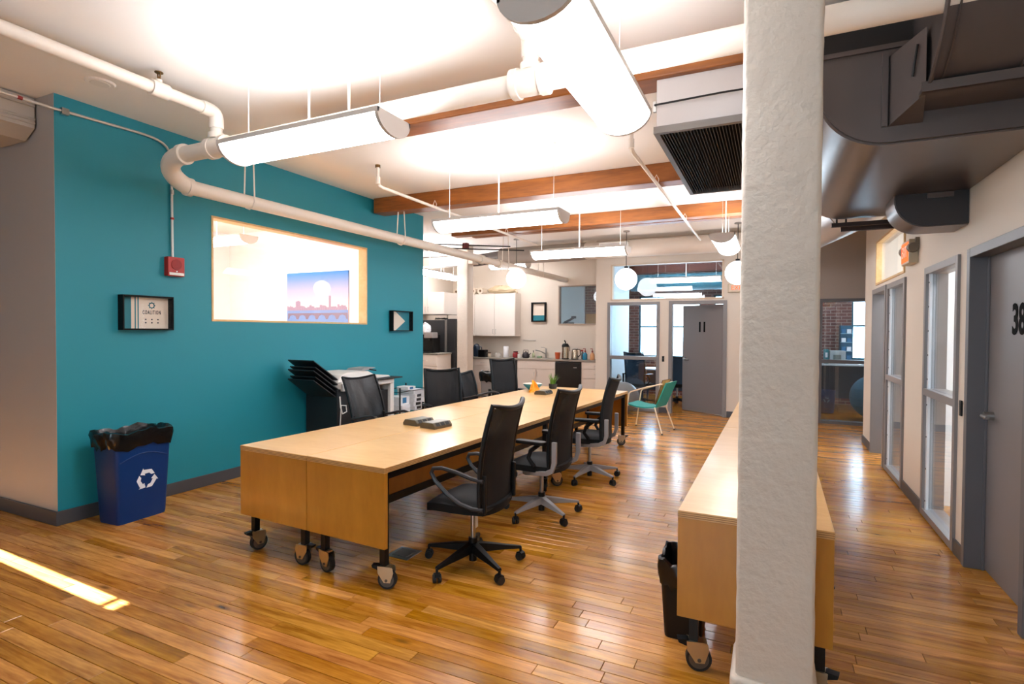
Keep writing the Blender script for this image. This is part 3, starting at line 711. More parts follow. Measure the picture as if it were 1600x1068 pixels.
for x in (.70, .98):
    MB().tube([(x, CY+(a-CY)*1.008, CZ+(z-CZ)*1.008) for a, z in arc if a < CY+.05], .005, 6).build('seam', DUCTD, t, world=True, smooth=True)
MB().tube([(.65, CY+(a-CY)*1.03, CZ+(z-CZ)*1.03) for a, z in arc if a < CY+.05 and z < 3.12], .01, 6).build('plenum_flange', DUCTD, t, world=True)
MB().box(.62, XR-.004, 3.18, 3.45, 2.715, 2.735).box(.62, XR-.004, 3.17, 3.19, 2.715, 2.76).build('bottom_rail', DUCTD, t, world=True)
b_ = MB().prism(duct_outline(.78, XR-.004, 2.335, 2.57, .2), 'y', 4.77, 5.1); b_.build('branch', DUCT, t, world=True, smooth=True)
MB().prism(duct_outline(.785, XR-.004, 2.34, 2.57, .2), 'y', 4.755, 4.77).build('branch_plate', mat('duct_dark_plate', (60, 56, 56), .5, .4), t, world=True)  # plate coloured darker than the branch it closes
MB().box(.97, 1.12, 4.74, 4.757, 2.53, 2.565).build('branch_tab', DUCT, t, world=True)
t = thing('strut_hanger', 'pair of brown steel struts hung below the big duct', 'hanger', (.75, 5.6, 2.49))
MB().box(.46, 1.2, 5.6, 5.64, 2.515, 2.55).build('strut', mat('brown_steel', (58, 44, 40), .5, .3), t, world=True)
MB().box(.54, 1.2, 5.7, 5.74, 2.49, 2.525).build('strut', mat('brown_steel', (58, 44, 40)), t, world=True)
for x in (.5, .57): MB().cyl((x, 5.62, 2.53), (x, 5.62, ZC), .008, n=6).build('rod', BLACKM, t, world=True)
t = thing('curved_duct', 'silver round duct curving away behind the foreground column', 'duct', (.5, 8, 2.65))
SILV = mat('silver_duct', (196, 186, 180), .32, .6)
pth = bez((.92, 5.8, 2.98), (.88, 7.2, 2.95), (.3, 8.2, 2.95), (.15, 10.35, 2.98), 14)
MB().tube(pth, .27, 24).build('run', SILV, t, world=True, smooth=True)
for k in (4, 9):
    d = (pth[k+1]-pth[k]).normalized()*.02; MB().cyl(pth[k]-d, pth[k]+d, .278, n=24).build('joint_band', SILV, t, world=True, smooth=True)
# cross duct in front of the back wall
t = thing('cross_duct', 'long round duct crossing in front of the back wall, grey then cream', 'duct', (-3, 10.62, 3.03))
MB().cyl((-3.4, 10.62, 3.2), (.6, 10.62, 3.2), .165, n=28).build('painted_run', DUCTW, t, world=True, smooth=True)
MB().cyl((-5.3, 10.62, 3.19), (-3.4, 10.62, 3.2), .175, n=28).build('grey_run', mat('grey_duct', (150, 138, 128), .5, .2, bump=.1, bscale=30), t, world=True, smooth=True)
MB().cyl((-6.0, 10.83, 3.17), (-5.3, 10.62, 3.19), .13, n=24).build('reducer', mat('dark_duct', (104, 96, 92), .5, .2), t, world=True, smooth=True)
MB().cyl((-7.99, 10.83, 3.2), (-6.0, 10.83, 3.17), .13, n=24).build('far_run', mat('dark_duct', (104, 96, 92)), t, world=True, smooth=True)
t = thing('duct_register', 'white boxy register mounted on the cross duct', 'air vent', (-2.75, 10.38, 3.03))
MB().box(-3.05, -2.5, 10.32, 10.45, 3.04, 3.3).build('box', WHITEP, t, world=True, bevel=.005)
MB().box(-3.02, -2.53, 10.31, 10.322, 3.07, 3.27).build('face', BXM, t, world=True)
for k in range(5): MB().box(-3.0, -2.55, 10.303, 10.312, 3.09+k*.035, 3.105+k*.035).build('louvre', WHITEP, t, world=True)
# dark conduits with red junction box beyond the teal wall
t = thing('dark_conduits', 'pair of dark conduits with a dark red junction box near the kitchen ceiling', 'conduit', (-5.4, 9, 3.1))
MB().tube([(-6.2, 8.3, 3.2), (-4.6, 9.6, 3.22)], .012, 6).build('tube', BLACKM, t, world=True)
MB().tube([(-6.2, 8.36, 3.13), (-4.4, 9.8, 3.16)], .012, 6).build('tube', BLACKM, t, world=True)
MB().box(-5.33, -5.23, 9.02, 9.1, 3.15, 3.25).build('junction_box', mat('dark_red', (104, 26, 26), .5), t, world=True)
# exit signs
ORG = emis('exit_glow', (255, 110, 60), 1.3)
t = thing('exit_sign', 'lit exit sign with lamp heads on the right wall', 'sign', (XR-.06, 6.35, 2.22))
MB().box(XR-.075, XR-.001, 6.2, 6.52, 2.24, 2.46).build('housing', mat('sign_beige', (190, 176, 150), .5), t, world=True, bevel=.005)
MB().box(XR-.08, XR-.075, 6.22, 6.5, 2.26, 2.44).build('lit_face', ORG, t, world=True)
text('lettering', 'EXIT', .15, mat('sign_white', (250, 240, 230), .5), t, (XR-.081, 6.36, 2.35), (rad(90), 0, rad(-90)), .75)
for yy in (6.19, 6.53):
    b = MB().cyl((XR-.045, yy-.03, 2.38), (XR-.045, yy+.02, 2.38), .042, .05, n=16).box(XR-.03, XR-.0, yy-.02, yy+.02, 2.4, 2.47); b.build('lamp_head', mat('sign_dark_beige', (120, 108, 92), .5), t, world=True, smooth=True)
t = thing('exit_sign', 'small orange exit sign on the back wall right of the transom', 'sign', (-.6, 10.97, 2.34))
MB().box(-.76, -.42, 10.95, 10.999, 2.33, 2.49).build('housing', mat('sign_beige', (190, 176, 150)), t, world=True, bevel=.005)
MB().box(-.74, -.44, 10.946, 10.95, 2.345, 2.475).build('lit_face', mat('sign_face', (210, 190, 172), .5), t, world=True)
text('lettering', 'EXIT', .12, ORG, t, (-.59, 10.945, 2.41), (rad(90), 0, 0), .9)

# ================================================================== DESKS
def caster(parent, x, y, ang, zpost, r=.058):
    """swivel caster: zinc fork, wheel with tyre, brake pedal; sub-parts under the fork"""
    M = Matrix.Translation((x, y, 0)) @ Matrix.Rotation(ang, 4, 'Z')
    off = .022
    b = MB().box(-.03, .03, -.03, .03, zpost-.02, zpost-.012)
    for s in (-1, 1):
        b.prism([(-.035, zpost-.012), (.06, zpost-.018), (.066, zpost-.05), (off+.024, r-.014), (off-.016, r-.014), (-.032, zpost-.055)], 'y', s*.024-.002, s*.024+.002)
    b.box(-.03, .045, -.026, .026, zpost-.024, zpost-.014)
    f = b.tf(M).build('caster', CHROME, parent)
    MB().cyl((off, -.016, r), (off, .016, r), r, n=26).tf(M).build('tyre', RUBBER, f, smooth=True)
    MB().cyl((off, -.0175, r), (off, .0175, r), r*.78, n=26).cyl((off, -.03, r), (off, .03, r), .009, n=10).tf(M).build('wheel_disc', mat('wheel_grey', (104, 100, 94), .4, .7), f, smooth=True)
    MB().prism([(-.075, zpost-.01), (-.07, zpost-.026), (-.03, zpost-.04), (-.01, zpost-.02), (-.03, zpost-.008)], 'y', -.02, .02).tf(M).build('brake_pedal', BLACKP, f)
def desk(x, y, rz, W, L, label, panel_end, inner, angs, top_z=.757, legs_x=None, group='plywood desks on wheels', both=False):
    """origin: near-left corner on the floor; panel_end 0 = near end, 1 = far end; inner = side of the long panel"""
    t = thing('desk', label, 'desk', (x, y, 0), rz, group)
    MB().box(0, W, 0, L, top_z-.034, top_z).build('top', PLY_GLARE, t, bevel=.002)
    for k, e in enumerate((.008, .017, .026)):
        z = top_z-e
        MB().box(-.0015, W+.0015, -.0015, L+.0015, z-.0018, z+.0012).build('ply_line', mat('ply_edge', (150, 104, 54), .5), t)
    ya, yb = (0, .03) if panel_end == 0 else (L-.03, L)
    MB().box(0, W, ya, yb, .262, top_z-.034).build('end_panel', PLY_SHADED, t, bevel=.002)
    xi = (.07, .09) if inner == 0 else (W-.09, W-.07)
    MB().box(xi[0], xi[1], .03, L-.03, .33, top_z-.05).build('modesty_panel', PLY_SHADED, t)
    zr = top_z-.034
    MB().box(.03, .06, .035, L-.035, zr-.05, zr).build('rail', BLACKM, t)
    MB().box(W-.06, W-.03, .035, L-.035, zr-.05, zr).build('rail', BLACKM, t)
    MB().box(xi[0]-.01, xi[1]+.01, .035, L-.035, .27, .33).build('stretcher', BLACKM, t)
    for e in (.035, L-.065): MB().box(.06, W-.06, e, e+.03, zr-.05, zr).build('cross_rail', BLACKM, t)
    lx = legs_x or (.07, W-.045)
    i = 0
    for yy in ((.055, L-.12) if panel_end == 0 else (.12, L-.055)):
        for xx in lx:
            MB().box(xx-.02, xx+.02, yy-.02, yy+.02, .135, zr).build('leg', BLACKM, t)
            caster(t, xx, yy, rad(angs[i % len(angs)]), .155)
            i += 1
    return t
TA = rad(-3.1)
def tpos(u, v):      # u across, v along the table from its near left corner
    c, s = math.cos(TA), math.sin(TA)
    return (-3.43+u*c-v*s, 2.705+u*s+v*c)
def tdesk(u, v, **k):
    p = tpos(u, v); return desk(p[0], p[1], TA, **k)
tdesk(0, 0, W=.672, L=2.5, label='near left plywood desk of the long table, beside the teal wall', panel_end=0, inner=1, angs=(80, 185, 30, 150), legs_x=(.09, .6))
tdesk(.678, 0, W=.665, L=2.5, label='near right plywood desk of the long table, two chairs pushed under it', panel_end=0, inner=0, angs=(-5, 20, 60, 120), legs_x=(.11, .615))
tdesk(0, 2.504, W=.672, L=2.5, label='far left plywood desk of the long table, holding the potted plant', panel_end=1, inner=1, angs=(70, 170, 20, 100), legs_x=(.09, .6))
tdesk(.678, 2.504, W=.665, L=2.5, label='far right plywood desk of the long table, its end facing the teal chair', panel_end=1, inner=0, angs=(10, 40, 80, 200), legs_x=(.09, .615))
desk(-.385, 2.62, rad(-.4), .63, 2.5, 'plywood desk end standing right behind the foreground column', 0, 1, (15, 170, 60, 100))
desk(-.367, 5.126, rad(-.4), .63, 2.5, 'plywood desk standing lengthwise behind the one at the foreground column', 1, 1, (15, 120, 60, 100))
t = thing('cable_loop', 'small black loop hook on the side of the desk behind the column', 'hook', (.262, 2.9, .39))
MB().tube([(.247, 2.9, .42), (.262, 2.9, .425), (.272, 2.9, .41), (.262, 2.9, .39), (.247, 2.9, .395)], .005, 8).build('loop', BLACKM, t, world=True, smooth=True)
MB().box(.244, .249, 2.885, 2.915, .385, .43).build('plate', BLACKM, t, world=True)
# power boxes on the table
PWB = mat('power_box_grey', (92, 84, 70), .35, .5)
def power_box(x, y, rz, label):
    t = thing('power_box', label, 'power outlet', (x, y, .7575), rz, 'table power boxes')
    MB().prism([(-.085, 0), (.085, 0), (.085, .022), (.062, .05), (-.062, .05), (-.085, .022)], 'y', -.11, .11).build('housing', PWB, t, bevel=.003)
    for k in range(3):
        MB().add([(.0865, -.085+k*.06, .024), (.0865, -.04+k*.06, .024), (.0655, -.04+k*.06, .0485), (.0655, -.085+k*.06, .0485)], [(0,1,2,3)]).build('socket', BLACKP, t)
    MB().box(-.05, .05, -.1, .1, .05, .0515).build('lid', mat('power_lid', (120, 112, 98), .35, .5), t)
power_box(-2.82, 4.03, TA-.1, 'grey power box left of the pair on the near table')
power_box(-2.6, 3.97, TA-.1, 'grey power box right of the pair on the near table')
power_box(-2.72, 6.72, TA, 'grey power box alone on the far table, below the plant')
# plant
t = thing('potted_plant', 'small potted grass plant on the far end of the table', 'plant', (-2.86, 7.42, .7575))
MB().lathe([(.04, 0), (.055, .005), (.06, .07), (.054, .07), (.05, .06)], n=20).build('pot', mat('dark_pot', (34, 36, 34), .5), t, smooth=True)
b = MB(); rr = random.Random(11)
for k in range(60):
    a = rr.uniform(0, 2*PI); l = rr.uniform(.1, .19); s = rr.uniform(.2, .9); r0 = rr.uniform(0, .04)
    p = [Vector((math.cos(a)*(r0+s*.09*(q/3)**1.6), math.sin(a)*(r0+s*.09*(q/3)**1.6), .06+l*(q/3)*(1-.25*s*(q/3)))) for q in range(4)]
    wv = Vector((-math.sin(a), math.cos(a), 0))*.007
    vs = [];
    for q in range(4): vs += [p[q]-wv*(1-q/3.2), p[q]+wv*(1-q/3.2)]
    b.add(vs, [(0,1,3,2), (2,3,5,4), (4,5,7,6)])
o = b.build('grass', mat('leaf_green', (96, 140, 44), .5, var=.3), t); o['kind'] = 'stuff'
# bowl and orange packet
t = thing('bowl', 'shallow teal bowl at the far left edge of the table', 'bowl', (-3.04, 7.1, .7575))
MB().lathe([(.05, 0), (.06, .008), (.13, .07), (.135, .09), (.125, .088), (.055, .014), (.001, .012)], n=28).build('shell', mat('bowl_teal', (40, 128, 150), .35), t, smooth=True)
MB().lathe([(.132, .088), (.137, .094), (.127, .093)], n=28).build('rim', mat('bowl_rim', (220, 214, 200), .4), t, smooth=True)
t = thing('paper_packet', 'crumpled orange paper packet beside the teal bowl', 'packet', (-2.93, 6.92, .7575))
rr = random.Random(2); ORP = mat('orange_paper', (246, 158, 24), .5)
MB().surf(lambda u, v: (.02*math.sin(9*u), (u-.5)*.3*(1-.35*v)+.02*math.sin(5*v), .002+v*(.05+.12*max(0, 1-abs(u-.55)*2.4))), 10, 5, (-.02, 0, 0)).build('front', ORP, t, smooth=True)
MB().surf(lambda u, v: (-.06+.02*math.sin(7*u+1)+.03*v, (u-.5)*.2, .002+v*(.05+.05*math.sin(PI*u))), 8, 4, (-.008, 0, 0)).build('fold', ORP, t, smooth=True)

# ================================================================== OFFICE CHAIRS
def chair_base(t, m, r=.335, a0=5):
    MB().cyl((0, 0, .035), (0, 0, .19), .026, .03, n=16).build('base_hub', m if m is BLACKP else BLACKP, t, smooth=True)
    MB().cyl((0, 0, .10), (0, 0, .155), .045, .036, n=18).build('base_collar', m, t, smooth=True)
    for k in range(5):
        a = rad(a0+72*k); M = Matrix.Rotation(a, 4, 'Z')
        b = MB()
        sec = [(.02, .035, .10, .158), (.12, .03, .095, .142), (.24, .022, .09, .118), (r+.004, .017, .083, .1)]
        for (x, h, z0, z1) in sec: b.v += [(x, -h, z0), (x, h, z0), (x, h*.7, z1), (x, -h*.7, z1)]
        b.f = [(0,1,2,3), (12,15,14,13)] + [(4*i+j, 4*i+4+j, 4*i+4+(j+1) % 4, 4*i+(j+1) % 4) for i in range(3) for j in range(4)]
        leg = b.tf(M).build('base_leg', m, t, bevel=.004)
        M2 = M @ Matrix.Translation((r, 0, 0)) @ Matrix.Rotation(rad(35*k+20), 4, 'Z')
        w_ = MB()
        for s in (-1, 1): w_.cyl((0, s*.007, .028), (0, s*.026, .028), .028, .025, n=18)
        w_.tf(M2).build('caster_wheel', RUBBER, leg, smooth=True)
        MB().cyl((0, 0, .05), (0, 0, .09), .009, n=8).prism([(-.03, .03), (-.022, .055), (0, .064), (.02, .056), (.024, .04)], 'y', -.02, .02).tf(M2).build('caster_fork', BLACKP, leg)
def back_fn(W, z0, z1, lean, curve=.05, tip=.03, x0=-.2):
    def f(u, v):
        s = 2*u-1
        x = x0 - lean*(v**1.3)*1.0 - .03*math.sin(PI*v)*0 + curve*s*s*(.5+.5*v) - .045*math.sin(PI*(v*.9))*(-1)*.6
        return Vector((x, s*W/2*(1-.06*abs(v-.55)), z0+(z1-z0)*v + tip*s*s*v))
    return f
def office_chair(x, y, rz, label, style='loop', base=BLACKP, z1=1.08, seat_z=.47, lean=.12, backm=MESHF, arms=True, group='swivel chairs around the long table', W=.46):
    t = thing('office_chair', label, 'chair', (x, y, 0), rz, group)
    chair_base(t, base)
    MB().cyl((0, 0, .18), (0, 0, seat_z-.06), .017, n=14).build('gas_lift', STEEL, t, smooth=True)
    MB().prism(rrect(-.16, .12, -.09, .09, .03, 3), 'z', seat_z-.085, seat_z-.03).build('mechanism', BLACKP, t, bevel=.008)
    MB().tube([(0, -.08, seat_z-.06), (.03, -.22, seat_z-.065), (.04, -.25, seat_z-.06)], .006, 6).build('tilt_lever', BLACKP, t)
    # seat: soft rounded cushion
    def seat(u, v):
        a, b_ = 2*u-1, 2*v-1
        m_ = max(abs(a), abs(b_)); r_ = math.hypot(a, b_)
        k = (m_/r_ if r_ > 1e-6 else 1)*.45+.55
        return Vector((.02+.24*a*k, .245*b_*k, seat_z+.035-.045*m_**5-.02*max(0, a)**2+.012*b_*b_))
    MB().surf(seat, 14, 14, (0, 0, -.05)).build('seat', BLACKF if backm is not LEATHER else LEATHER, t, smooth=True)
    f = back_fn(W, seat_z-.02, z1, lean)
    if backm is LEATHER:
        MB().surf(lambda u, v: f(u, v)+Vector((.012*math.sin(18*u)*math.sin(PI*v)*.5, 0, 0)), 16, 14, (-.03, 0, 0)).build('backrest', LEATHER, t, smooth=True)
    else:
        MB().surf(lambda u, v: f(.03+.94*u, .02+.96*v), 12, 14, (-.006, 0, 0)).build('backrest_mesh', backm, t, smooth=True)
    n = 10
    path = [f(i/n, 0) for i in range(n+1)] + [f(1, j/n) for j in range(1, n+1)] + [f(1-i/n, 1) for i in range(1, n+1)] + [f(0, 1-j/n) for j in range(1, n)]
    MB().tube(path, .017 if backm is not LEATHER else .012, 8, closed=True).build('backrest_frame', BLACKP, t, smooth=True)
    hw = W/2
    if style == 'loop':
        # the backrest sits on side uprights; each arm is a closed loop
        for s in (-1, 1):
            yb = s*(hw+.004)
            p = [(-.2, yb, .645), (-.12, yb, .655), (.0, yb, .685), (.1, yb, .70), (.165, yb, .69), (.18, yb, .66), (.15, yb, .61), (.06, yb, .535), (-.03, yb, .485), (-.12, yb, .465), (-.2, yb, .465)]
            MB().tube(p, .014, 8).build('armrest', DGREYP, t, smooth=True)
            MB().box(-.215, -.185, s*(hw-.016)-.008, s*(hw-.016)+.014, .44, .68).build('upright', BLACKP, t, bevel=.008)
    else:
        for s in (-1, 1):
            yb = s*(hw+.02)
            MB().prism(rrect(-.16, .12, yb-.04, yb+.04, .035, 5), 'z', .655, .685).build('armrest', BLACKP, t, bevel=.008)
            MB().tube([(-.1, yb, .66), (-.02, yb, .60), (.0, yb, .54), (-.05, yb*.96, .47)], .018, 8).build('arm_post', BLACKP, t, smooth=True)
            pth_ = [(-.235, yb, .69), (-.235, yb, .52), (-.215, yb, .455), (-.16, yb*.98, .425), (.05, yb*.8, .40), (.1, yb*.6, .395)]
            gm = base if base is not BLACKP else BLACKP
            b = MB()
            for q, p in enumerate(pth_):
                dd = .02; nx = Vector((1, 0, 0)) if q < 2 else Vector((.5, 0, .8)).normalized() if q < 4 else Vector((0, 0, 1))
                P = Vector(p); b.v += [tuple(P-nx*dd+Vector((0, -.014, 0))), tuple(P+nx*dd+Vector((0, -.014, 0))), tuple(P+nx*dd+Vector((0, .014, 0))), tuple(P-nx*dd+Vector((0, .014, 0)))]
            k = len(pth_)
            b.f = [(0,1,2,3), tuple(4*(k-1)+j for j in (3,2,1,0))] + [(4*i+j, 4*i+4+j, 4*i+4+(j+1) % 4, 4*i+(j+1) % 4) for i in range(k-1) for j in range(4)]
            b.build('side_bracket', gm, t, bevel=.004)
    return t
office_chair(-1.81, 3.22, rad(180), 'black mesh office chair with loop arms, nearest the camera', 'loop', BLACKP, 1.09)
office_chair(-1.79, 4.39, rad(176), 'mesh office chair on a grey star base, middle of the right row', 'pad', GREYP, 1.08)
office_chair(-1.76, 5.68, rad(183), 'mesh office chair on a grey star base, last of the right row', 'pad', GREYP, 1.08)
office_chair(-3.78, 4.72, rad(-8), 'black leather office chair in front of the copier', 'loop', BLACKP, 1.05, lean=.22, backm=LEATHER)
office_chair(-3.62, 5.78, rad(-42), 'mesh office chair turned towards the camera, beside the paper rack', 'pad', BLACKP, 1.07)
office_chair(-3.72, 6.85, rad(5), 'low-backed black office chair in front of the grey bin', 'loop', BLACKP, .97)
office_chair(-3.62, 7.62, rad(-30), 'black office chair at the far left end of the table, in front of the dishwasher', 'pad', BLACKP, 1.12)
# white paper tag on the nearest chair
t = thing('paper_tag', 'white paper tag hanging under the nearest chair', 'tag', (-1.765, 3.2, .27))
MB().box(-1.772, -1.77, 3.185, 3.215, .27, .385).build('slip', WHITEP, t, world=True)
MB().cyl((-1.771, 3.2, .385), (-1.771, 3.2, .41), .0015, n=6).build('string', WHITEP, t, world=True)

# teal lounge chair
t = thing('lounge_chair', 'teal seated chair with thin cream metal frame beside the desk end', 'chair', (-1.82, 8.95, 0), rad(170))
TF = mat('teal_weave', (22, 138, 128), .6, bump=.2, bscale=120); CF = mat('cream_metal', (226, 204, 174), .35)
seatf = lambda u, v: Vector((-.22+.46*u, (v-.5)*.46, .42-.05*math.sin(PI*u)*.6+.02*u))
MB().surf(seatf, 8, 8, (0, 0, -.02)).build('seat', TF, t, smooth=True)
backf = lambda u, v: Vector((-.22-.17*u, (v-.5)*.46*(1+.05*u), .4+.4*u))
MB().surf(backf, 8, 8, (-.02, 0, .0)).build('backrest', TF, t, smooth=True)
for s in (-1, 1):
    yb = s*.25
    MB().tube([(.30, yb*1.12, .0), (.23, yb, .42), (.2, yb, .6), (.17, yb, .63), (-.1, yb, .72), (-.34, yb*.98, .78)], .011, 8).build('front_leg', CF, t, smooth=True)
    MB().tube([(-.36, yb*1.12, .0), (-.22, yb*.95, .4)], .011, 8).build('rear_leg', CF, t, smooth=True)
    MB().cyl((.30, yb*1.12, 0), (.297, yb*1.115, .02), .015, n=10).build('foot', BLACKP, t)
    MB().cyl((-.36, yb*1.12, 0), (-.355, yb*1.115, .02), .015, n=10).build('foot', BLACKP, t)
MB().tube([(-.22, -.24, .4), (-.22, .24, .4)], .01, 8).build('rear_rail', CF, t)
MB().tube([(.23, -.25, .41), (.23, .25, .41)], .01, 8).build('front_rail', CF, t)
t = thing('cushion', 'patterned tan cushion leaning on the teal chair', 'cushion', (-1.72, 8.93, .45), rad(170))
b = MB().surf(lambda u, v: Vector((-.1-.12*v+.055*math.sin(PI*u)*math.sin(PI*v), (u-.5)*.36, .0+.38*v)), 10, 10)
b.surf(lambda u, v: Vector((-.1-.12*v-.055*math.sin(PI*u)*math.sin(PI*v), (.5-u)*.36, .0+.38*v)), 10, 10)
b.build('cover', mat('cushion_tan', (200, 150, 84), .8, var=.45, vscale=22), t, smooth=True)
MB().tube([(-.1, -.18, 0), (-.1, .18, 0), (-.22, .18, .38), (-.22, -.18, .38)], .006, 6, closed=True).build('piping', mat('cushion_brown', (110, 70, 40), .8), t)
def ball(x, y, r, m, label):
    t = thing('exercise_ball', label, 'ball', (x, y, 0), 0, 'exercise balls')
    MB().sphere((0, 0, r), r, 32, 20, .97).build('skin', m, t, smooth=True)
    b = MB()
    for k in range(-3, 4):
        z = k*r*.12; q = math.sqrt(r*r-z*z)*1.001
        b.tube([(q*math.cos(a*PI/16), q*math.sin(a*PI/16), r+z*.97) for a in range(32)], .003, 4, closed=True)
    b.build('ridges', m, t, smooth=True)
ball(-2.62, 10.6, .31, mat('ball_grey', (112, 112, 112), .3), 'silver grey exercise ball beside the sidelight')
ball(1.72, 11.85, .42, mat('ball_blue', (24, 84, 108), .35), 'large blue exercise ball behind the corridor glass')

# ================================================================== BINS
def bin_(name, x, y, rz, wx, wy, h, m, label, taper=.86, bagdrop=.1, rr_=.03, bag=True):
    t = thing(name, label, 'bin', (x, y, 0), rz)
    n = 5; b = MB(); k0 = None
    lv = [(taper, 0), (taper+.02, .02), (1, h-.03), (1.03, h-.03), (1.03, h)]
    for (s, z) in lv:
        ol = rrect(-wx/2*s, wx/2*s, -wy/2*s, wy/2*s, rr_, n); k0 = len(ol); b.v += [(p[0], p[1], z) for p in ol]
    b.f = [tuple(range(k0-1, -1, -1))] + [(i*k0+j, i*k0+(j+1) % k0, (i+1)*k0+(j+1) % k0, (i+1)*k0+j) for i in range(len(lv)-1) for j in range(k0)]
    b.build('body', m, t, smooth=True)
    if bag:
        rn = random.Random(9); g = MB(); K = 48
        prof = [(1.06, h-bagdrop), (1.10, h-bagdrop*.5), (1.13, h-.01), (1.12, h+.025), (1.0, h+.03), (.93, h-.0), (.86, h-.12), (.8, h-.25)]
        ph = [rn.uniform(0, 6.28) for _ in range(4)]
        for i, (s, z) in enumerate(prof):
            for q in range(K):
                a = 2*PI*q/K; c_, s_ = math.cos(a), math.sin(a)
                p4 = (abs(c_)**9+abs(s_)**9)**(-1/9)
                ripple = 1+.018*math.sin(9*a+ph[0]+i)+.014*math.sin(17*a+ph[1]-i*2)+rn.uniform(-.008, .008)
                dz = .012*math.sin(5*a+ph[2])+.008*math.sin(13*a+ph[3])
                g.v.append((wx/2*s*c_*p4*ripple, wy/2*s*s_*p4*ripple, z+dz+(rn.uniform(-.012, .012) if i == 0 else 0)))
        g.f = [(i*K+q, i*K+(q+1) % K, (i+1)*K+(q+1) % K, (i+1)*K+q) for i in range(len(prof)-1) for q in range(K)]
        g.build('liner', BAG, t, smooth=True)
    return t
BLUE = mat('bin_blue', (2, 46, 102), .45, spec=.3)
t = bin_('recycling_bin', -4.86, 2.80, rad(3), .3, .47, .72, BLUE, 'blue recycling bin with a black liner against the teal wall', .84, .105)
# moulded arch and recycling mark on the broad side facing the room
def side_x(z): return .15*(.86+(1-.86)*(z/.69))+.0012
b = MB().tube([(side_x(.5+.055*math.sin(PI*k/12))+.001, -.2+.4*k/12, .5+.055*math.sin(PI*k/12)) for k in range(13)], .004, 6)
b.build('moulded_arch', BLUE, t, smooth=True)
WM = mat('mark_white', (226, 230, 236), .5)
def side_pt(yy, zz): return (side_x(zz)+.001, yy, zz)
cz, cyy = .33, .02
mk = MB()
for k in range(3):
    a0 = rad(90+120*k)
    # each arrow: a bent band with a head
    def pol(r, a): return (cyy+r*math.cos(a), cz+r*math.sin(a))
    A = [pol(.075, a0-rad(62)), pol(.085, a0-rad(28)), pol(.085, a0+rad(18)), pol(.052, a0+rad(26)), pol(.052, a0-rad(22)), pol(.05, a0-rad(50))]
    mk.add([side_pt(*p) for p in A], [(0,1,4,5), (1,2,3,4)])
    H = [pol(.1, a0+rad(18)), pol(.07, a0+rad(52)), pol(.036, a0+rad(24))]
    mk.add([side_pt(*p) for p in H], [(0,1,2)])
mk.build('recycling_mark', WM, t)
ar = MB()
bin_('waste_bin', -.4, 3.02, 0, .22, .3, .375, BLACKP, 'black waste bin with a liner beside the desk behind the column', .82, .1)
bin_('waste_bin', -4.6, 8.9, rad(20), .42, .38, .82, mat('bin_grey', (128, 124, 122), .5), 'grey bin with a black liner near the kitchen column', .8, .14)
# floor outlet
t = thing('floor_outlet', 'flat metal floor outlet cover near the nearest chair', 'floor outlet', (-2.33, 3.17, .0005))
MB().box(-2.43, -2.25, 3.08, 3.26, .0008, .006).build('plate', STEEL, t, world=True, bevel=.002)
MB().box(-2.40, -2.28, 3.11, 3.23, .006, .009).build('lid', mat('outlet_lid', (120, 116, 112), .4, .8), t, world=True)

# ================================================================== FRAMED SIGNS
def shadow_frame(name, y0, y1, z0, z1, label, depth=.075):
    t = thing(name, label, 'picture', (-5.17, (y0+y1)/2, z0))
    X = -5.169; fw = .014
    MB().box(X, X+depth, y0, y0+fw, z0, z1).box(X, X+depth, y1-fw, y1, z0, z1).box(X, X+depth, y0+fw, y1-fw, z0, z0+fw).box(X, X+depth, y0+fw, y1-fw, z1-fw, z1).build('frame', mat('frame_black', (9, 9, 10), .6, spec=.2), t, world=True, bevel=.002)
    MB().box(X, X+.008, y0+fw, y1-fw, z0+fw, z1-fw).build('backing', mat('print_cream', (226, 210, 192), .6), t, world=True)
    MB().box(X+depth-.012, X+depth-.009, y0+fw, y1-fw, z0+fw, z1-fw).build('glass', glass('sign_glass', refl=.004), t, world=True)
    return t, X+.0085
t, X = shadow_frame('framed_sign', 2.86, 3.31, 1.575, 1.885, 'black framed sign reading COALITION below the red alarm')
TP = mat('print_teal', (26, 120, 134), .6); INK = mat('print_ink', (30, 34, 44), .6)
for a, c in ((2.874, 2.965), (2.995, 3.005), (3.02, 3.03)):
    MB().box(X, X+.001, a, c, 1.589, 1.871).build('stripe', TP, t, world=True)
text('lettering', 'COALITION', .05, INK, t, (X+.0015, 3.145, 1.735), (rad(90), 0, rad(90)), .5, .0008, sp=1.3)
g = MB(); cy_, cz_ = 3.145, 1.80
for k in range(8):
    a = 2*PI*k/8
    q = [(cy_+r*math.cos(a+d), cz_+r*math.sin(a+d)) for r, d in ((.022, -.3), (.038, 0), (.022, .3), (.017, 0))]
    g.add([(X+.0015, p[0], p[1]) for p in q], [(0,1,2,3)])
n = 24
g.add([(X+.0015, cy_+r*math.cos(2*PI*k/n), cz_+r*math.sin(2*PI*k/n)) for r in (.027, .018) for k in range(n)], [(k, (k+1) % n, n+(k+1) % n, n+k) for k in range(n)])
g.build('emblem', TP, t, world=True)
for i in range(3):
    for j in range(2):
        yy, zz = 3.09+i*.055, 1.672-j*.03
        MB().add([(X+.0015, yy-.007, zz-.006), (X+.0015, yy+.007, zz-.006), (X+.0015, yy+.007, zz+.006), (X+.0015, yy-.007, zz+.006)], [(0,1,2,3)]).build('printed_mark', INK, t, world=True)
t, X = shadow_frame('framed_sign', 6.62, 7.12, 1.575, 1.885, 'black framed sign with a cream arrow shape near the teal wall end')
MB().box(X, X+.001, 6.634, 7.106, 1.589, 1.871).build('field', TP, t, world=True)
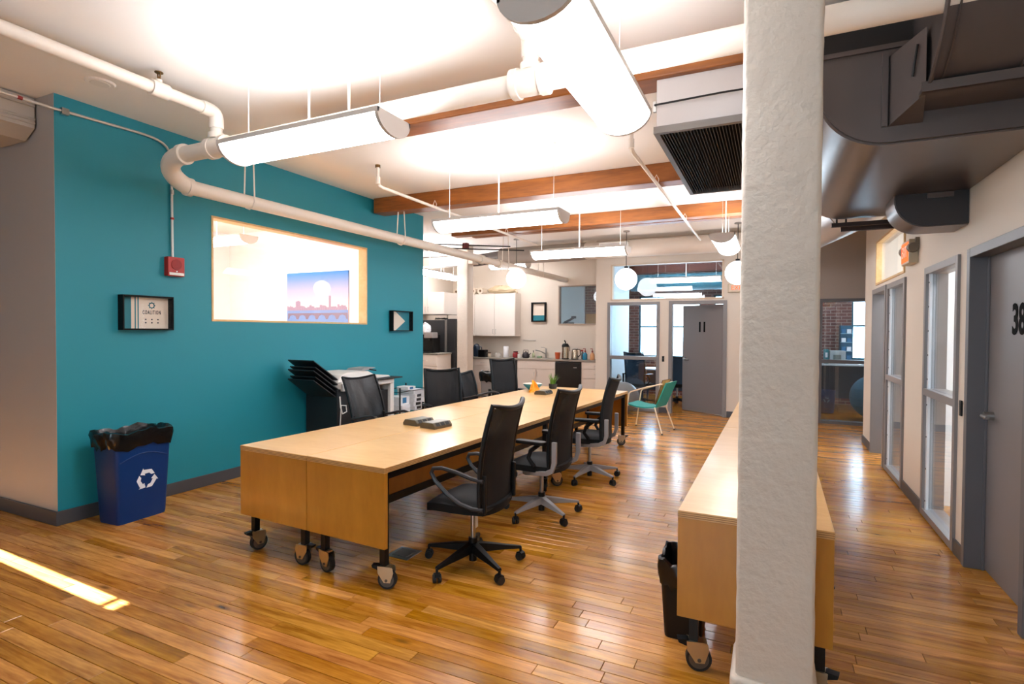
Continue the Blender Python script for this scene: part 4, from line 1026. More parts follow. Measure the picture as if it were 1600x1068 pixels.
MB().add([(X+.0015, p[0], p[1]) for p in ((6.7, 1.589), (6.76, 1.589), (7.0, 1.73), (6.76, 1.871), (6.7, 1.871))], [(0,1,2,3,4)]).build('arrow_shape', mat('print_cream', (226, 210, 192)), t, world=True)
# picture on the kitchen wall
t = thing('framed_print', 'black framed print, cream over teal, on the kitchen wall', 'picture', (-5.4, 13.04, 1.84))
MB().box(-5.62, -5.585, 12.99, 13.049, 1.83, 2.33).box(-5.255, -5.22, 12.99, 13.049, 1.83, 2.33).box(-5.585, -5.255, 12.99, 13.049, 1.83, 1.865).box(-5.585, -5.255, 12.99, 13.049, 2.295, 2.33).build('frame', mat('frame_black', (12, 12, 13)), t, world=True)
MB().box(-5.585, -5.255, 13.04, 13.048, 2.0, 2.295).build('cream_field', mat('print_cream', (226, 210, 192)), t, world=True)
MB().box(-5.585, -5.255, 13.04, 13.048, 1.865, 2.0).build('teal_field', TP, t, world=True)
# skyline picture in the meeting room
t = thing('skyline_picture', 'wide city skyline picture seen through the meeting room window', 'picture', (-7.36, 7.38, 1.72))
def grad(name, a, b_, z0, z1):
    m = bpy.data.materials.new(name); m.use_nodes = True; nt = m.node_tree; p = nt.nodes['Principled BSDF']
    tc = nt.nodes.new('ShaderNodeTexCoord'); sp = nt.nodes.new('ShaderNodeSeparateXYZ'); mr = nt.nodes.new('ShaderNodeMapRange'); cr = nt.nodes.new('ShaderNodeValToRGB')
    mr.inputs[1].default_value = z0; mr.inputs[2].default_value = z1
    nt.links.new(tc.outputs['Object'], sp.inputs[0]); nt.links.new(sp.outputs[2], mr.inputs[0]); nt.links.new(mr.outputs[0], cr.inputs[0])
    cr.color_ramp.elements[0].color = lin(a); cr.color_ramp.elements[1].color = lin(b_); nt.links.new(cr.outputs[0], p.inputs['Base Color']); p.inputs['Roughness'].default_value = .6
    return m
MB().box(-8.08, -6.63, 7.365, 7.389, 1.7, 2.62).build('canvas', grad('printed_sky', (226, 204, 204), (24, 122, 200), .25, .9), t, world=True)
b = MB(); rr = random.Random(21); x = -8.07
while x < -6.66:
    w_ = rr.uniform(.02, .05); h = rr.uniform(.04, .1)+(.26 if abs(x+7.67) < .02 else .16 if abs(x+7.06) < .02 else .12 if abs(x+7.82) < .06 else 0)
    b.box(x, min(x+w_, -6.64), 7.363, 7.365, 1.94, 1.94+h); x += w_+.003
b.build('printed_skyline', mat('print_mauve', (150, 130, 150), .7), t, world=True)
MB().box(-8.08, -6.63, 7.3635, 7.365, 1.7, 1.94).build('printed_water', mat('print_water', (110, 140, 190), .7), t, world=True)
b = MB()
for k in range(6):
    x0 = -8.05+k*.235
    b.prism([(x0, 1.78), (x0+.02, 1.78), (x0+.05, 1.84), (x0+.115, 1.86), (x0+.18, 1.84), (x0+.21, 1.78), (x0+.235, 1.78), (x0+.235, 1.89), (x0, 1.89)], 'y', 7.362, 7.3634)
b.build('printed_bridge', mat('print_bridge', (120, 104, 120), .7), t, world=True)

# ================================================================== COPIER AND PAPER RACK
CW = mat('copier_white', (226, 222, 216), .4); CD = mat('copier_dark', (26, 27, 30), .45)
t = thing('copier', 'white and black office copier with fanned sorter trays against the teal wall', 'copier', (-4.85, 5.4, 0))
MB().box(-5.12, -4.62, 4.95, 5.62, .06, .88).build('cabinet', CD, t, world=True, bevel=.01)
MB().box(-5.12, -4.62, 5.62, 6.0, .06, .14).box(-5.12, -5.02, 5.62, 6.0, .14, .88).box(-5.02, -4.6, 5.92, 6.0, .14, .9).build('side_stand', CW, t, world=True, bevel=.01)
MB().box(-5.02, -4.63, 5.64, 5.9, .3, .8).build('side_recess', CD, t, world=True)
MB().box(-5.13, -4.58, 4.98, 5.98, .88, .96).build('scanner_bed', CW, t, world=True, bevel=.015)
MB().prism([(4.95, .96), (5.02, 1.05), (5.12, 1.075), (5.5, 1.07), (5.62, 1.02), (5.92, .99), (5.96, .965)], 'x', -5.12, -4.62).build('document_feeder', CW, t, world=True, bevel=.012)
MB().box(-5.1, -4.55, 5.62, 6.12, .945, .962).build('side_shelf', CD, t, world=True, bevel=.004)
MB().tube([(-4.9, 5.55, 1.06), (-4.8, 5.62, 1.09), (-4.7, 5.75, 1.06)], .01, 6).build('feeder_wire', BLACKP, t, world=True, smooth=True)
MB().prism([(5.5, 1.055), (5.56, 1.095), (5.78, 1.1), (5.8, 1.09)], 'x', -5.0, -4.75).build('paper_guide', mat('guide_grey', (150, 150, 150), .4), t, world=True)
MB().cyl((-4.61, 5.14, .93), (-4.58, 5.14, .93), .06, n=20).build('output_roller', CW, t, world=True, smooth=True)
MB().box(-4.6, -4.565, 4.98, 5.3, .86, .95).build('control_panel', mat('panel_grey', (170, 168, 164), .4), t, world=True, bevel=.006)
for k in range(5):
    z = .74+k*.055; a = rad(34)
    y1 = 5.02; y0 = 4.62+(.03 if k % 2 else 0); h = (y1-y0)*math.tan(a)
    MB().add([(-5.08, y1, z), (-4.64, y1, z), (-4.66, y0, z+h), (-5.06, y0, z+h), (-5.08, y1, z+.02), (-4.64, y1, z+.02), (-4.66, y0, z+h+.014), (-5.06, y0, z+h+.014)], [(0,3,2,1), (4,5,6,7), (0,1,5,4), (1,2,6,5), (2,3,7,6), (3,0,4,7)]).build('sorter_tray', CD, t, world=True, bevel=.004)
MB().tube([(-4.61, 4.98, .8), (-4.57, 4.95, .68), (-4.56, 4.97, .6), (-4.55, 5.03, .62), (-4.56, 5.03, .69), (-4.58, 4.97, .7), (-4.59, 4.96, .4), (-4.62, 4.9, .02)], .008, 6).build('cable', CW, t, world=True, smooth=True)
for x in (-5.08, -4.68):
    for yy in (5.0, 5.95): MB().cyl((x, yy, 0), (x, yy, .06), .025, n=10).build('foot', BLACKP, t, world=True)
t = thing('paper_rack', 'black wire rack of paper stacks beside the copier', 'rack', (-4.78, 6.44, 0))
for x in (-4.98, -4.58):
    for yy in (6.1, 6.78): MB().cyl((x, yy, 0), (x, yy, .8), .011, n=8).build('post', BLACKM, t, world=True)
for z in (.2, .44, .74):
    b = MB().tube([(-4.98, 6.1, z), (-4.58, 6.1, z), (-4.58, 6.78, z), (-4.98, 6.78, z)], .006, 6, closed=True)
    if z < .7:
        for k in range(9): b.cyl((-4.98, 6.14+k*.08, z), (-4.58, 6.14+k*.08, z), .003, n=5)
    b.build('wire_shelf', BLACKM, t, world=True)
PAP = mat('paper_white', (232, 232, 234), .6); BLP = mat('paper_blue', (44, 112, 156), .6)
def paper(x, y, z, wx, wy, h, m, label, rz=0, band=None):
    t = thing('paper_stack', label, 'paper', (x, y, z), rz, 'paper stacks on the rack')
    MB().box(-wx/2, wx/2, -wy/2, wy/2, 0, h).build('sheets', m, t, bevel=.003)
    if band: MB().box(wx/2, wx/2+.001, -wy/2*.6, wy/2*.3, h*.2, h*.9).build('wrapper_print', band, t)
    return t
z = .447
names = ['lowest ream of paper on the right of the rack', 'second ream of paper up on the right of the rack', 'third ream of paper up on the right of the rack', 'fourth ream of paper up on the right of the rack', 'topmost ream of paper on the right of the rack']
for k in range(5): paper(-4.76, 6.6, z+k*.058, .3, .25, .055, PAP, names[k], rad([2, -3, 1, 4, -2][k]), DGREYP if k < 4 else None)
paper(-4.76, 6.27, .447, .3, .22, .05, PAP, 'lowest ream of paper on the left of the rack', rad(-2))
paper(-4.76, 6.27, .498, .3, .22, .05, PAP, 'second ream of paper on the left of the rack', rad(5))
paper(-4.77, 6.3, .549, .26, .2, .11, PAP, 'white paper carton with a blue side on the rack', rad(0), BLP)
paper(-4.77, 6.5, .738, .2, .18, .045, PAP, 'paper packet with a dark blue print at the very top of the rack', rad(0), mat('paper_navy', (24, 84, 130), .6))

# ================================================================== KITCHEN
KW_ = mat('cabinet_white', (226, 216, 206), .45); CT = mat('counter_grey', (150, 142, 132), .4, var=.1, vscale=40)
YF = 12.43; YK = 13.045
def cab(name, x0, x1, z0, z1, yf, label, doors, drawers, cat='cabinet', yk=YK, group='kitchen cabinets'):
    """front faces the camera; doors/drawers as fractions"""
    t = thing(name, label, cat, ((x0+x1)/2, yf+.2, z0), 0, group)
    MB().box(x0, x1, yf, yk, z0, z1).build('body', KW_, t, world=True)
    for (a, b_, c, d, hx) in doors:
        o = MB().box(a+.004, b_-.004, yf-.018, yf, c+.004, d-.004).build('door', KW_, t, world=True, bevel=.003)
        MB().tube([(hx-t.location.x, yf-.018-t.location.y, z_ - t.location.z) if i in (0, 3) else (hx-t.location.x, yf-.045-t.location.y, z_-t.location.z) for i, z_ in enumerate((lambda zz: (zz-.05, zz-.05, zz+.05, zz+.05))((d-.12) if z0 < 1 else (c+.12)))], .005, 6).build('handle', STEEL, o)
    for (a, b_, c, d) in drawers:
        o = MB().box(a+.004, b_-.004, yf-.018, yf, c+.004, d-.004).build('drawer', KW_, t, world=True, bevel=.003)
        m = (a+b_)/2; zz = (c+d)/2
        MB().tube([(m-.05-t.location.x, yf-.018-t.location.y, zz-t.location.z), (m-.05-t.location.x, yf-.045-t.location.y, zz-t.location.z), (m+.05-t.location.x, yf-.045-t.location.y, zz-t.location.z), (m+.05-t.location.x, yf-.018-t.location.y, zz-t.location.z)], .005, 6).build('handle', STEEL, o)
    return t
# x positions on the counter front
cab('base_cabinet', -7.95, -6.97, .0, .87, YF, 'white base cabinet at the left end of the kitchen counter', [(-7.95, -7.46, .1, .68, -7.5), (-7.46, -6.97, .1, .68, -7.42)], [(-7.95, -7.46, .7, .86), (-7.46, -6.97, .7, .86)])
cab('base_cabinet', -6.965, -6.46, .0, .87, YF, 'white drawer cabinet left of the dishwasher', [(-6.965, -6.46, .1, .68, -6.54)], [(-6.965, -6.46, .7, .86)])
t = cab('sink_cabinet', -5.74, -4.73, .0, .87, YF, 'white sink cabinet right of the dishwasher', [(-5.74, -5.235, .1, .66, -5.275), (-5.235, -4.73, .1, .66, -5.195)], [])
MB().box(-5.736, -4.734, YF-.018, YF, .67, .86).build('false_drawer', KW_, t, world=True, bevel=.003)
cab('base_cabinet', -4.07, -3.32, .0, .87, YF, 'white drawer cabinet at the right end of the kitchen counter', [], [(-4.07, -3.32, .7, .86), (-4.07, -3.32, .48, .69), (-4.07, -3.32, .1, .47)])
t = thing('dishwasher', 'dark stainless dishwasher under the kitchen counter', 'dishwasher', (-6.1, YF+.2, 0))
DW = mat('dishwasher_steel', (60, 54, 50), .4, .6)
MB().box(-6.455, -5.745, YF, YK, 0, .865).build('body', CD, t, world=True)
MB().box(-6.45, -5.75, YF-.025, YF, .1, .74).build('door', DW, t, world=True, bevel=.004)
MB().box(-6.45, -5.75, YF-.025, YF, .75, .86).build('control_strip', CD, t, world=True, bevel=.004)
MB().cyl((-6.36, YF-.05, .7), (-5.84, YF-.05, .7), .01, n=8).build('handle', STEEL, t, world=True)
t = thing('mini_fridge', 'black under-counter fridge right of the sink', 'fridge', (-4.4, YF+.2, 0))
MB().box(-4.725, -4.075, YF, YK, 0, .855).build('body', BLACKP, t, world=True)
MB().box(-4.72, -4.08, YF-.04, YF, .06, .85).build('door', mat('fridge_black', (10, 10, 11), .25), t, world=True, bevel=.006)
MB().box(-4.26, -4.18, YF-.044, YF-.04, .72, .74).build('badge', STEEL, t, world=True)
t = thing('countertop', 'grey kitchen countertop with an inset sink', 'countertop', (-5.6, 12.7, .87))
MB().box(-7.96, -3.31, YF-.03, YK, .872, .912).build('slab', CT, t, world=True, bevel=.004)
MB().box(-5.5, -4.86, 12.55, 12.95, .9121, .916).build('sink_rim', mat('sink_cream', (216, 206, 184), .4), t, world=True, bevel=.001)
MB().box(-5.46, -4.9, 12.59, 12.91, .9161, .9165).build('sink_bowl', STEEL, t, world=True)
o = cab('wall_cabinet', -7.95, -7.12, 1.46, 2.56, 12.72, 'white wall cabinet over the left end of the counter', [(-7.95, -7.54, 1.46, 2.56, -7.58), (-7.54, -7.12, 1.46, 2.56, -7.18)], [])
cab('wall_cabinet', -7.115, -5.94, 1.46, 2.56, 12.72, 'white two-door wall cabinet behind the globe lamp', [(-7.115, -6.53, 1.46, 2.56, -6.57), (-6.53, -5.94, 1.46, 2.56, -6.49)], [])
cab('wall_cabinet', -7.95, -6.98, 1.98, 2.5, 11.0, 'white cabinet mounted above the tall dark fridge', [(-7.95, -7.46, 1.98, 2.5, -7.5), (-7.46, -6.98, 1.98, 2.5, -7.42)], [], yk=11.8)
t = thing('fridge', 'tall dark fridge beside the slim column, side on', 'fridge', (-7.3, 11.3, 0))
FD = mat('fridge_dark', (38, 38, 40), .45)
MB().box(-7.9, -6.93, 10.92, 11.75, .02, 1.84).build('body', FD, t, world=True, bevel=.01)
MB().box(-6.92, -6.86, 10.92, 11.75, .02, 1.85).build('door_seal', mat('seal_grey', (110, 104, 98), .5), t, world=True)
MB().box(-6.86, -6.64, 10.92, 11.75, .02, 1.87).build('door', mat('fridge_door', (44, 44, 46), .4, .3), t, world=True, bevel=.01)
MB().cyl((-6.6, 11.05, .8), (-6.6, 11.05, 1.5), .015, n=8).build('handle', STEEL, t, world=True)
t = thing('cable_bundle', 'small dark bundle lying on top of the tall fridge', 'bundle', (-7.15, 11.1, 1.85))
rr = random.Random(8)
MB().tube([(-7.15+.12*math.cos(k*.9)+rr.uniform(-.02, .02), 11.1+.1*math.sin(k*.9), 1.865+.008*(k % 4)) for k in range(16)], .012, 6).build('coil', mat('bundle_dark', (60, 58, 54), .7), t, world=True, smooth=True)
MB().box(-7.07, -6.95, 11.02, 11.12, 1.855, 1.89).build('plug', BLACKP, t, world=True, bevel=.008)
t = cab('coffee_cabinet', -7.95, -6.72, 0, 1.05, 10.3, 'white drawer cabinet carrying the coffee machine, below the fridge', [(-7.95, -7.35, .1, .78, -7.4), (-7.35, -6.72, .1, .78, -7.3)], [(-7.95, -7.35, .8, 1.04), (-7.35, -6.72, .8, 1.04)], yk=10.88, group='kitchen cabinets')
t = thing('coffee_counter', 'small worktop on the coffee cabinet', 'countertop', (-7.33, 10.58, 1.052))
MB().box(-7.96, -6.7, 10.28, 10.88, 1.052, 1.085).build('slab', CT, t, world=True, bevel=.004)
MB().box(-7.96, -6.7, 10.276, 10.28, 1.056, 1.08).build('edge_strip', mat('counter_edge', (120, 112, 104), .5), t, world=True)
t = thing('coffee_machine', 'black coffee machine with a grey head at the teal wall end', 'coffee machine', (-7.1, 10.55, 1.0855))
MB().box(-7.3, -6.93, 10.45, 10.75, 1.0855, 1.5).build('body', BLACKP, t, world=True, bevel=.015)
MB().box(-7.12, -6.9, 10.36, 10.6, 1.42, 1.55).build('head', GREYP, t, world=True, bevel=.015)
MB().box(-7.25, -6.95, 10.35, 10.45, 1.0855, 1.11).build('drip_tray', BLACKM, t, world=True, bevel=.004)
MB().cyl((-7.02, 10.42, 1.37), (-7.02, 10.42, 1.42), .02, n=10).build('spout', RUBBER, t, world=True)
t = thing('paper_bag', 'crumpled white paper bag on top of the coffee machine', 'bag', (-7.22, 10.6, 1.5005))
rr = random.Random(4); b = MB().sphere((0, 0, .12), .11, 14, 9, 1.15); b.v = [(v[0]*(1+rr.uniform(-.15, .15)), v[1]*(1+rr.uniform(-.15, .15)), max(.002, v[2]+rr.uniform(-.02, .02))) for v in b.v]
b.build('bag', PAP, t)
MB().tube([(-.05, -.03, .23), (0, -.05, .27), (.05, -.02, .24)], .02, 6).build('twisted_top', PAP, t)
# counter things, left to right (x, label)
def bottle(name, cat, label, x, y, prof, m, cap=None, capm=None, z=.9125):
    t = thing(name, label, cat, (x, y, z))
    MB().lathe(prof, n=18).build('body', m, t, smooth=True)
    if cap: MB().lathe(cap, n=14).build('cap', capm or BLACKP, t, smooth=True)
    return t
SC = 12.6
t = thing('water_pitcher', 'dark blue filter pitcher at the counter left end beside the column', 'pitcher', (-7.1, 12.78, .9125))
MB().lathe([(.07, 0), (.085, .02), (.09, .25), (.07, .31), (.03, .34)], n=18).build('body', mat('pitcher_blue', (34, 48, 66), .25), t, smooth=True)
MB().tube([(.08, 0, .27), (.15, 0, .25), (.15, 0, .1), (.085, 0, .06)], .012, 6).build('handle', mat('pitcher_blue', (34, 48, 66)), t, smooth=True)
t = thing('toaster', 'black toaster on the kitchen counter', 'toaster', (-6.8, 12.58, .9125))
MB().prism(rrect(-.11, .11, -.09, .09, .03), 'z', 0, .19).build('body', BLACKP, t, smooth=True, bevel=.01)
MB().box(.11, .125, -.02, .02, .1, .13).build('lever', STEEL, t)
MB().box(-.08, .08, -.045, -.015, .19, .1915).build('slot', RUBBER, t); MB().box(-.08, .08, .015, .045, .19, .1915).build('slot', RUBBER, t)
bottle('jar', 'jar', 'small brown-lidded jar beside the toaster', -6.63, 12.62, [(.04, 0), (.045, .01), (.045, .09), (.035, .1)], mat('jar_cream', (200, 184, 160), .3), [(.04, .095), (.042, .13)], mat('lid_brown', (92, 58, 40), .5))
t = thing('glass_jug', 'low clear glass jug beside the paper towel roll', 'jug', (-6.4, 12.64, .9125))
gj = mat('clear_glass_jar', (214, 206, 196), .15, alpha=.55)
MB().lathe([(.06, 0), (.08, .03), (.08, .08), (.05, .12), (.055, .13)], n=18).build('body', gj, t, smooth=True)
MB().tube([(.07, 0, .1), (.11, 0, .09), (.1, 0, .04), (.075, 0, .03)], .007, 6).build('handle', gj, t, smooth=True)
t = thing('paper_towel', 'white paper towel roll standing on the counter', 'paper towel', (-6.2, 12.72, .9125))
MB().lathe([(.065, .008), (.068, .012), (.068, .28), (.065, .285), (.02, .285), (.02, .27)], n=22).build('roll', PAP, t, smooth=True)
MB().lathe([(.075, 0), (.075, .008)], n=20).build('stand', STEEL, t)
bottle('jar', 'jar', 'red jar with a dark red lid on the counter', -5.89, 12.64, [(.05, 0), (.075, .02), (.08, .1), (.055, .14)], mat('jar_red', (136, 24, 28), .3), [(.058, .135), (.06, .17)], mat('lid_dark_red', (84, 22, 22), .4))
bottle('mug', 'mug', 'small white mug beside the red jar', -5.75, 12.56, [(.04, 0), (.045, .01), (.045, .1), (.04, .1), (.038, .02)], WHITEP)
t = thing('kettle', 'dark round kettle on the counter', 'kettle', (-5.64, 12.72, .9125))
KD = mat('kettle_dark', (40, 30, 34), .3)
MB().lathe([(.08, 0), (.1, .03), (.095, .09), (.05, .14), (.02, .15)], n=20).build('body', KD, t, smooth=True)
MB().lathe([(.012, .15), (.016, .18)], n=10).build('knob', BLACKP, t, smooth=True)
MB().tube([(.09, 0, .08), (.13, 0, .12), (.14, 0, .13)], .012, 6).build('spout', KD, t, smooth=True)
MB().tube([(-.08, 0, .1), (-.06, 0, .2), (.06, 0, .2), (.06, 0, .12)], .008, 6).build('handle', BLACKP, t, smooth=True)
bottle('soap_bottle', 'bottle', 'small clear soap bottle left of the tap', -5.55, 12.99, [(.03, 0), (.035, .01), (.035, .1), (.012, .13)], mat('soap_green', (170, 176, 140), .25), [(.01, .13), (.01, .18), (.02, .185)], BLACKP)
t = thing('tap', 'stainless kitchen tap over the sink', 'tap', (-5.2, 12.99, .9125))
MB().cyl((0, 0, 0), (0, 0, .24), .022, n=12).build('body', STEEL, t, smooth=True)
MB().tube([(0, 0, .1), (-.12, -.08, .17), (-.24, -.14, .2)], .014, 8).build('spout', STEEL, t, smooth=True)
MB().tube([(0, 0, .24), (-.06, -.02, .27), (-.12, -.04, .27)], .009, 6).build('lever', STEEL, t, smooth=True)
t = thing('sponge', 'green sponge in a wire holder by the sink', 'sponge', (-5.3, 12.8, .917))
MB().box(-.06, .06, -.03, .03, .002, .05).build('pad', mat('sponge_green', (112, 140, 96), .9), t, bevel=.008)
MB().tube([(-.07, -.04, .03), (.07, -.04, .03), (.07, .04, .03), (-.07, .04, .03)], .003, 5, closed=True).build('holder', STEEL, t)
bottle('cup', 'cup', 'orange plastic cup right of the tap', -4.76, 12.66, [(.05, 0), (.055, .01), (.07, .16), (.066, .16), (.05, .02)], mat('cup_orange', (206, 92, 52), .35))
t = thing('airpot', 'tall steel airpot with a black pump head', 'airpot', (-4.56, 12.66, .9125))
MB().lathe([(.085, 0), (.09, .03), (.09, .03)], n=22).build('base', BLACKP, t, smooth=True)
MB().lathe([(.085, .03), (.085, .3)], n=22).build('body', mat('airpot_steel', (190, 178, 160), .25, 1), t, smooth=True)
MB().lathe([(.088, .3), (.088, .34), (.06, .38), (.02, .39)], n=22).build('pump_head', BLACKP, t, smooth=True)
MB().tube([(0, 0, .38), (0, 0, .42), (-.02, -.02, .46)], .016, 8).build('pump_knob', BLACKP, t, smooth=True)
MB().tube([(.085, 0, .32), (.11, 0, .3), (.11, 0, .2)], .008, 6).build('handle', BLACKP, t, smooth=True)
t = thing('electric_kettle', 'steel electric kettle with a black handle beside the airpot', 'kettle', (-4.31, 12.64, .9125))
MB().lathe([(.085, .02), (.085, .03), (.075, .2), (.06, .24)], n=22).build('body', mat('airpot_steel', (190, 178, 160)), t, smooth=True)
MB().lathe([(.09, 0), (.09, .02)], n=20).build('base', BLACKP, t)
MB().lathe([(.062, .235), (.05, .255), (.001, .26)], n=20).build('lid', BLACKP, t, smooth=True)
MB().tube([(.05, 0, .25), (.13, 0, .24), (.14, 0, .12), (.085, 0, .06)], .013, 8).build('handle', BLACKP, t, smooth=True)
def pump(x, label, m, col):
    t = thing('pump_bottle', label, 'bottle', (x, 12.6, .9125), 0, 'pump bottles')
    MB().lathe([(.05, 0), (.055, .02), (.055, .13), (.02, .18)], n=18).build('body', m, t, smooth=True)
    MB().lathe([(.02, .18), (.02, .22), (.008, .225), (.008, .26)], n=12).build('collar', col, t, smooth=True)
    MB().tube([(0, 0, .255), (0, 0, .27), (-.05, 0, .265)], .009, 6).build('nozzle', col, t, smooth=True)
REDC = mat('pump_red', (150, 50, 44), .4)
pump(-4.04, 'blue pump bottle with a red nozzle at the counter right end', mat('soap_blue', (36, 124, 160), .2), REDC)
pump(-3.86, 'tan pump bottle with a red nozzle at the counter right end', mat('soap_tan', (206, 150, 104), .3), REDC)
t = thing('spray_bottle', 'dark narrow spray bottle behind the blue pump bottle', 'bottle', (-4.18, 12.85, .9125))
MB().lathe([(.03, 0), (.035, .01), (.035, .14), (.012, .19)], n=14).build('body', mat('spray_dark', (60, 66, 74), .3), t, smooth=True)
MB().box(-.05, .015, -.012, .012, .19, .23).build('trigger_head', REDC, t, bevel=.004)
# on top of the wall cabinets
def roll(x, y, label):
    t = thing('paper_roll', label, 'paper roll', (x, y, 2.5605), 0, 'paper rolls on the wall cabinets')
    n = 22; b = MB()
    ring = [(r, yy) for r, yy in ((.085, -.12), (.085, .12), (.035, .12), (.035, -.12))]
    for (r, yy) in ring: b.v += [(r*math.cos(2*PI*k/n), yy, .085+r*math.sin(2*PI*k/n)) for k in range(n)]
    b.f = [(i*n+k, i*n+(k+1) % n, ((i+1) % 4)*n+(k+1) % n, ((i+1) % 4)*n+k) for i in range(4) for k in range(n)]
    b.build('roll', mat('roll_cream', (226, 210, 190), .7), t, smooth=True)
    MB().cyl((0, -.11, .085), (0, .11, .085), .034, n=14).build('core', mat('core_brown', (120, 92, 66), .8), t)
roll(-6.98, 12.86, 'paper roll on the wall cabinets, nearest the plastic bag')
roll(-7.2, 12.86, 'paper roll on the wall cabinets, just left of another roll')
roll(-7.72, 12.86, 'paper roll on the wall cabinets, seen left of the column')
t = thing('plastic_bag', 'crumpled cream plastic bag lying on the wall cabinet', 'bag', (-6.4, 12.88, 2.5605))
rr = random.Random(6)
b = MB().sphere((0, 0, .1), .1, 26, 12, 1)
b.v = [(v[0]*4.2*(1+rr.uniform(-.04, .04)), v[1]*1.3*(1+rr.uniform(-.12, .12)), max(.001, v[2]*(1+rr.uniform(-.18, .18)))) for v in b.v]
b.build('bag', mat('bag_cream', (190, 170, 138), .35, bump=.4, bscale=18), t, smooth=True)
MB().tube([(.36, 0, .1), (.42, -.03, .06), (.46, -.05, .01)], .02, 6).build('knot', mat('bag_cream', (190, 170, 138)), t, smooth=True)
# small red alarm on the kitchen left wall
t = thing('pull_station', 'tiny red alarm box on the far kitchen wall', 'alarm', (-7.985, 11.95, 2.06))
MB().box(-7.999, -7.96, 11.9, 12.0, 2.05, 2.2).build('housing', RED, t, world=True, bevel=.006)
MB().box(-7.96, -7.955, 11.92, 11.98, 2.06, 2.09).build('label_strip', WHITEP, t, world=True)
# shelf line on the kitchen wall
t = thing('wall_hook_rail', 'thin metal rail on the kitchen wall right of the cabinets', 'rail', (-5.7, 13.03, 1.35))
MB().cyl((-5.86, 13.03, 1.36), (-5.5, 13.03, 1.36), .006, n=8).build('bar', STEEL, t, world=True)
for x in (-5.84, -5.52): MB().box(x-.008, x+.008, 13.03, 13.049, 1.35, 1.37).build('bracket', STEEL, t, world=True)

# ================================================================== THINGS IN THE GLAZED ROOMS
DB = mat('office_navy', (22, 44, 66), .5); DTOP = mat('office_white_top', (206, 212, 216), .4)
def side_desk(name, x0, x1, y0, y1, z, label):
    t = thing(name, label, 'desk', ((x0+x1)/2, (y0+y1)/2, 0))
    MB().box(x0, x1, y0, y1, z-.03, z).build('top', DTOP, t, world=True, bevel=.003)
    for x in (x0+.04, x1-.04):
        for yy in (y0+.04, y1-.04): MB().box(x-.02, x+.02, yy-.02, yy+.02, 0, z-.03).build('leg', DB, t, world=True)
    MB().box(x0+.06, x1-.06, y1-.08, y1-.06, .2, z-.03).build('modesty_panel', DB, t, world=True)
side_desk('office_desk', -2.75, -1.3, 12.75, 13.45, .74, 'white-topped desk inside the office numbered 11')
BMF = mat('blue_mesh', (24, 52, 74), .6)
office_chair(-2.62, 12.0, rad(75), 'dark blue office chair behind the sidelight glass', 'pad', BLACKP, 1.12, backm=BMF, group='office chairs behind glass')
office_chair(-1.86, 12.35, rad(100), 'dark office chair seen through the gap of door 11', 'pad', BLACKP, 1.05, backm=BMF, group='office chairs behind glass')
side_desk('office_desk', .85, 2.6, 12.9, 13.6, .95, 'high white-topped desk behind the corridor glass')
t = thing('recycling_bin', 'dark blue recycling bin behind the corridor glass', 'bin', (.98, 12.55, 0))
MB().lathe([(.13, 0), (.14, .01), (.17, .45), (.16, .45), (.13, .02)], n=20).build('body', mat('bin_blue2', (18, 52, 100), .5), t, smooth=True)
mk2 = MB(); 
for k in range(3):
    a0 = rad(90+120*k); mk2.add([(.06*math.cos(a)*1.0*q, -.166, .27+.06*math.sin(a)*q) for q, a in ((1, a0-.8), (1, a0+.6), (.6, a0+.6), (.6, a0-.8))], [(0,1,2,3)])
mk2.build('recycling_mark', mat('mark_dull', (90, 130, 160), .5), t)
t = thing('file_box', 'pale box standing on the desk behind the corridor glass', 'box', (1.2, 13.2, .951))
MB().box(1.08, 1.36, 13.05, 13.35, .951, 1.22).build('carton', mat('box_pale', (176, 184, 186), .6), t, world=True, bevel=.004)
MB().box(1.14, 1.28, 13.045, 13.05, 1.0, 1.14).build('label_patch', mat('box_patch', (110, 120, 116), .6), t, world=True)
t = thing('binder', 'teal binder standing left of the pale box behind the glass', 'binder', (1.03, 13.2, .951))
MB().box(.98, 1.06, 13.08, 13.32, .951, 1.25).build('cover', mat('binder_teal', (26, 120, 128), .5), t, world=True, bevel=.004)
MB().box(1.0, 1.04, 13.078, 13.08, 1.08, 1.18).build('spine_label', PAP, t, world=True)
t = thing('display_shelf', 'narrow blue shelf of small boxes beside the far window', 'shelf', (1.44, 14.05, .95))
MB().box(1.34, 1.56, 13.9, 14.19, .951, 1.75).build('back', mat('shelf_blue', (30, 92, 120), .5), t, world=True)
for k in range(4):
    MB().box(1.34, 1.56, 13.84, 13.9, 1.0+k*.19, 1.012+k*.19).build('shelf_board', mat('shelf_pale', (150, 190, 206), .5), t, world=True)
for k in range(4):
    for j in range(2):
        o = tag(MB().box(1.36+j*.1, 1.44+j*.1, 13.845, 13.89, 1.0125+k*.19, 1.1+k*.19).build('small_box', [PAP, BLP][(k+j) % 2], bevel=.003), ['small white box', 'small blue box'][(k+j) % 2] + ' on the ' + ['lowest', 'second', 'third', 'top'][k] + ' board of the narrow blue shelf', 'box', 'boxes on the narrow blue shelf')
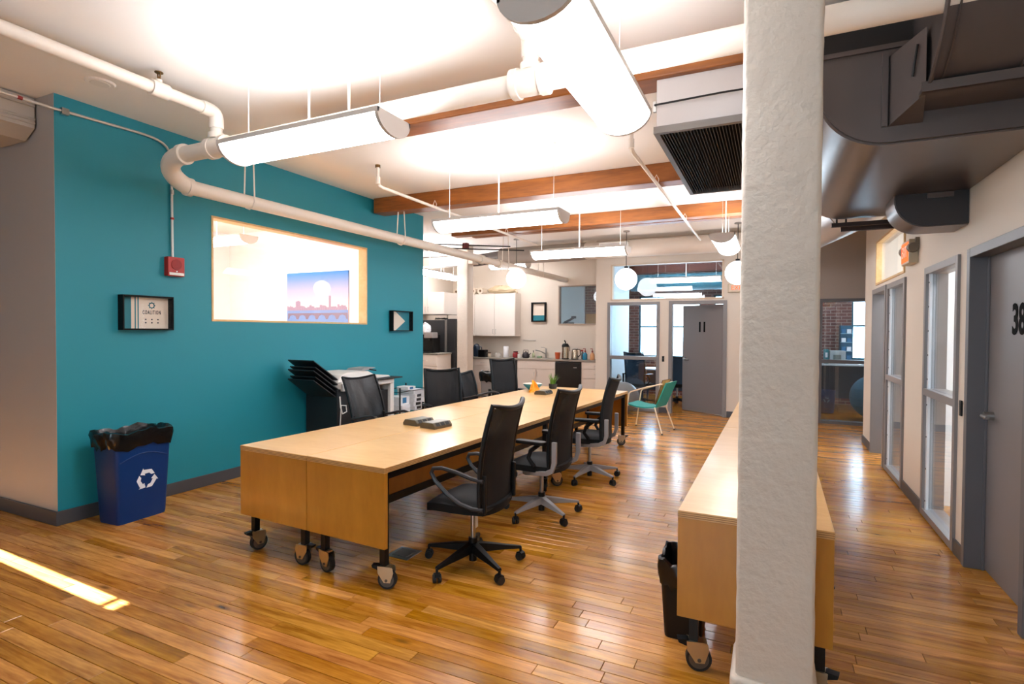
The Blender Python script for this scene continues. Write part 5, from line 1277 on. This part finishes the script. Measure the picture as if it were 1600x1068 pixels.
for k, (x, m) in enumerate(((1.5, 0), (1.75, 1), (2.0, 0))):
    paper(x, 13.15, .951, .2, .26, .03+.02*m, PAP, ['loose papers beside the pale box', 'thicker loose papers below the far window', 'loose papers at the right end of the high desk'][k], rad(20*k-15))
# behind the kitchen window: a column of brick, a carton, a dark machine
t = thing('carton', 'brown cardboard carton on the ledge behind the kitchen window', 'box', (-4.1, 13.3, 1.79))
MB().box(-4.22, -3.93, 13.2, 13.42, 1.79, 2.03).build('sides', mat('cardboard', (176, 124, 66), .8), t, world=True, bevel=.003)
MB().box(-4.22, -3.93, 13.29, 13.33, 2.03, 2.0315).build('tape', mat('tape', (200, 160, 100), .4), t, world=True)
struct(MB().box(-5.0, -3.31, 13.18, 13.5, 1.72, 1.788).build('trim_6', BLUEW), 'ledge behind the kitchen window')
t = thing('desk_lamp', 'dark folded lamp behind the kitchen window', 'lamp', (-4.7, 13.35, 1.79))
MB().box(-4.86, -4.6, 13.28, 13.42, 1.79, 1.82).build('base', DB, t, world=True)
MB().tube([(-4.84, 13.35, 1.82), (-4.7, 13.35, 1.88), (-4.58, 13.35, 1.95)], .03, 8).build('arm', DB, t, world=True, smooth=True)
MB().box(-4.64, -4.54, 13.3, 13.4, 1.92, 1.98).build('head', DB, t, world=True)
struct(MB().box(-6.2, -4.5, 13.9, 14.0, 0, ZC).build('wall_white_panel', BLUEW), 'white panel behind the kitchen window')

t = thing('office_duct', 'blue-green duct crossing inside the office numbered 11', 'duct', (-1.3, 13.5, 2.6))
MB().cyl((-3.15, 13.5, 2.78), (.6, 13.5, 2.78), .2, n=24).build('run', mat('office_duct_teal', (40, 110, 130), .5, .2), t, world=True, smooth=True)
for x in (-2.4, -1.2, 0): MB().cyl((x-.02, 13.5, 2.78), (x+.02, 13.5, 2.78), .208, n=24).build('joint_band', mat('office_duct_teal', (40, 110, 130)), t, world=True, smooth=True)
struct(MB().box(-3.15, .6, 13.75, 13.95, 3.05, ZC).build('trim_7', mat('dark_beam', (84, 44, 40), .6)), 'dark beam inside the office numbered 11')
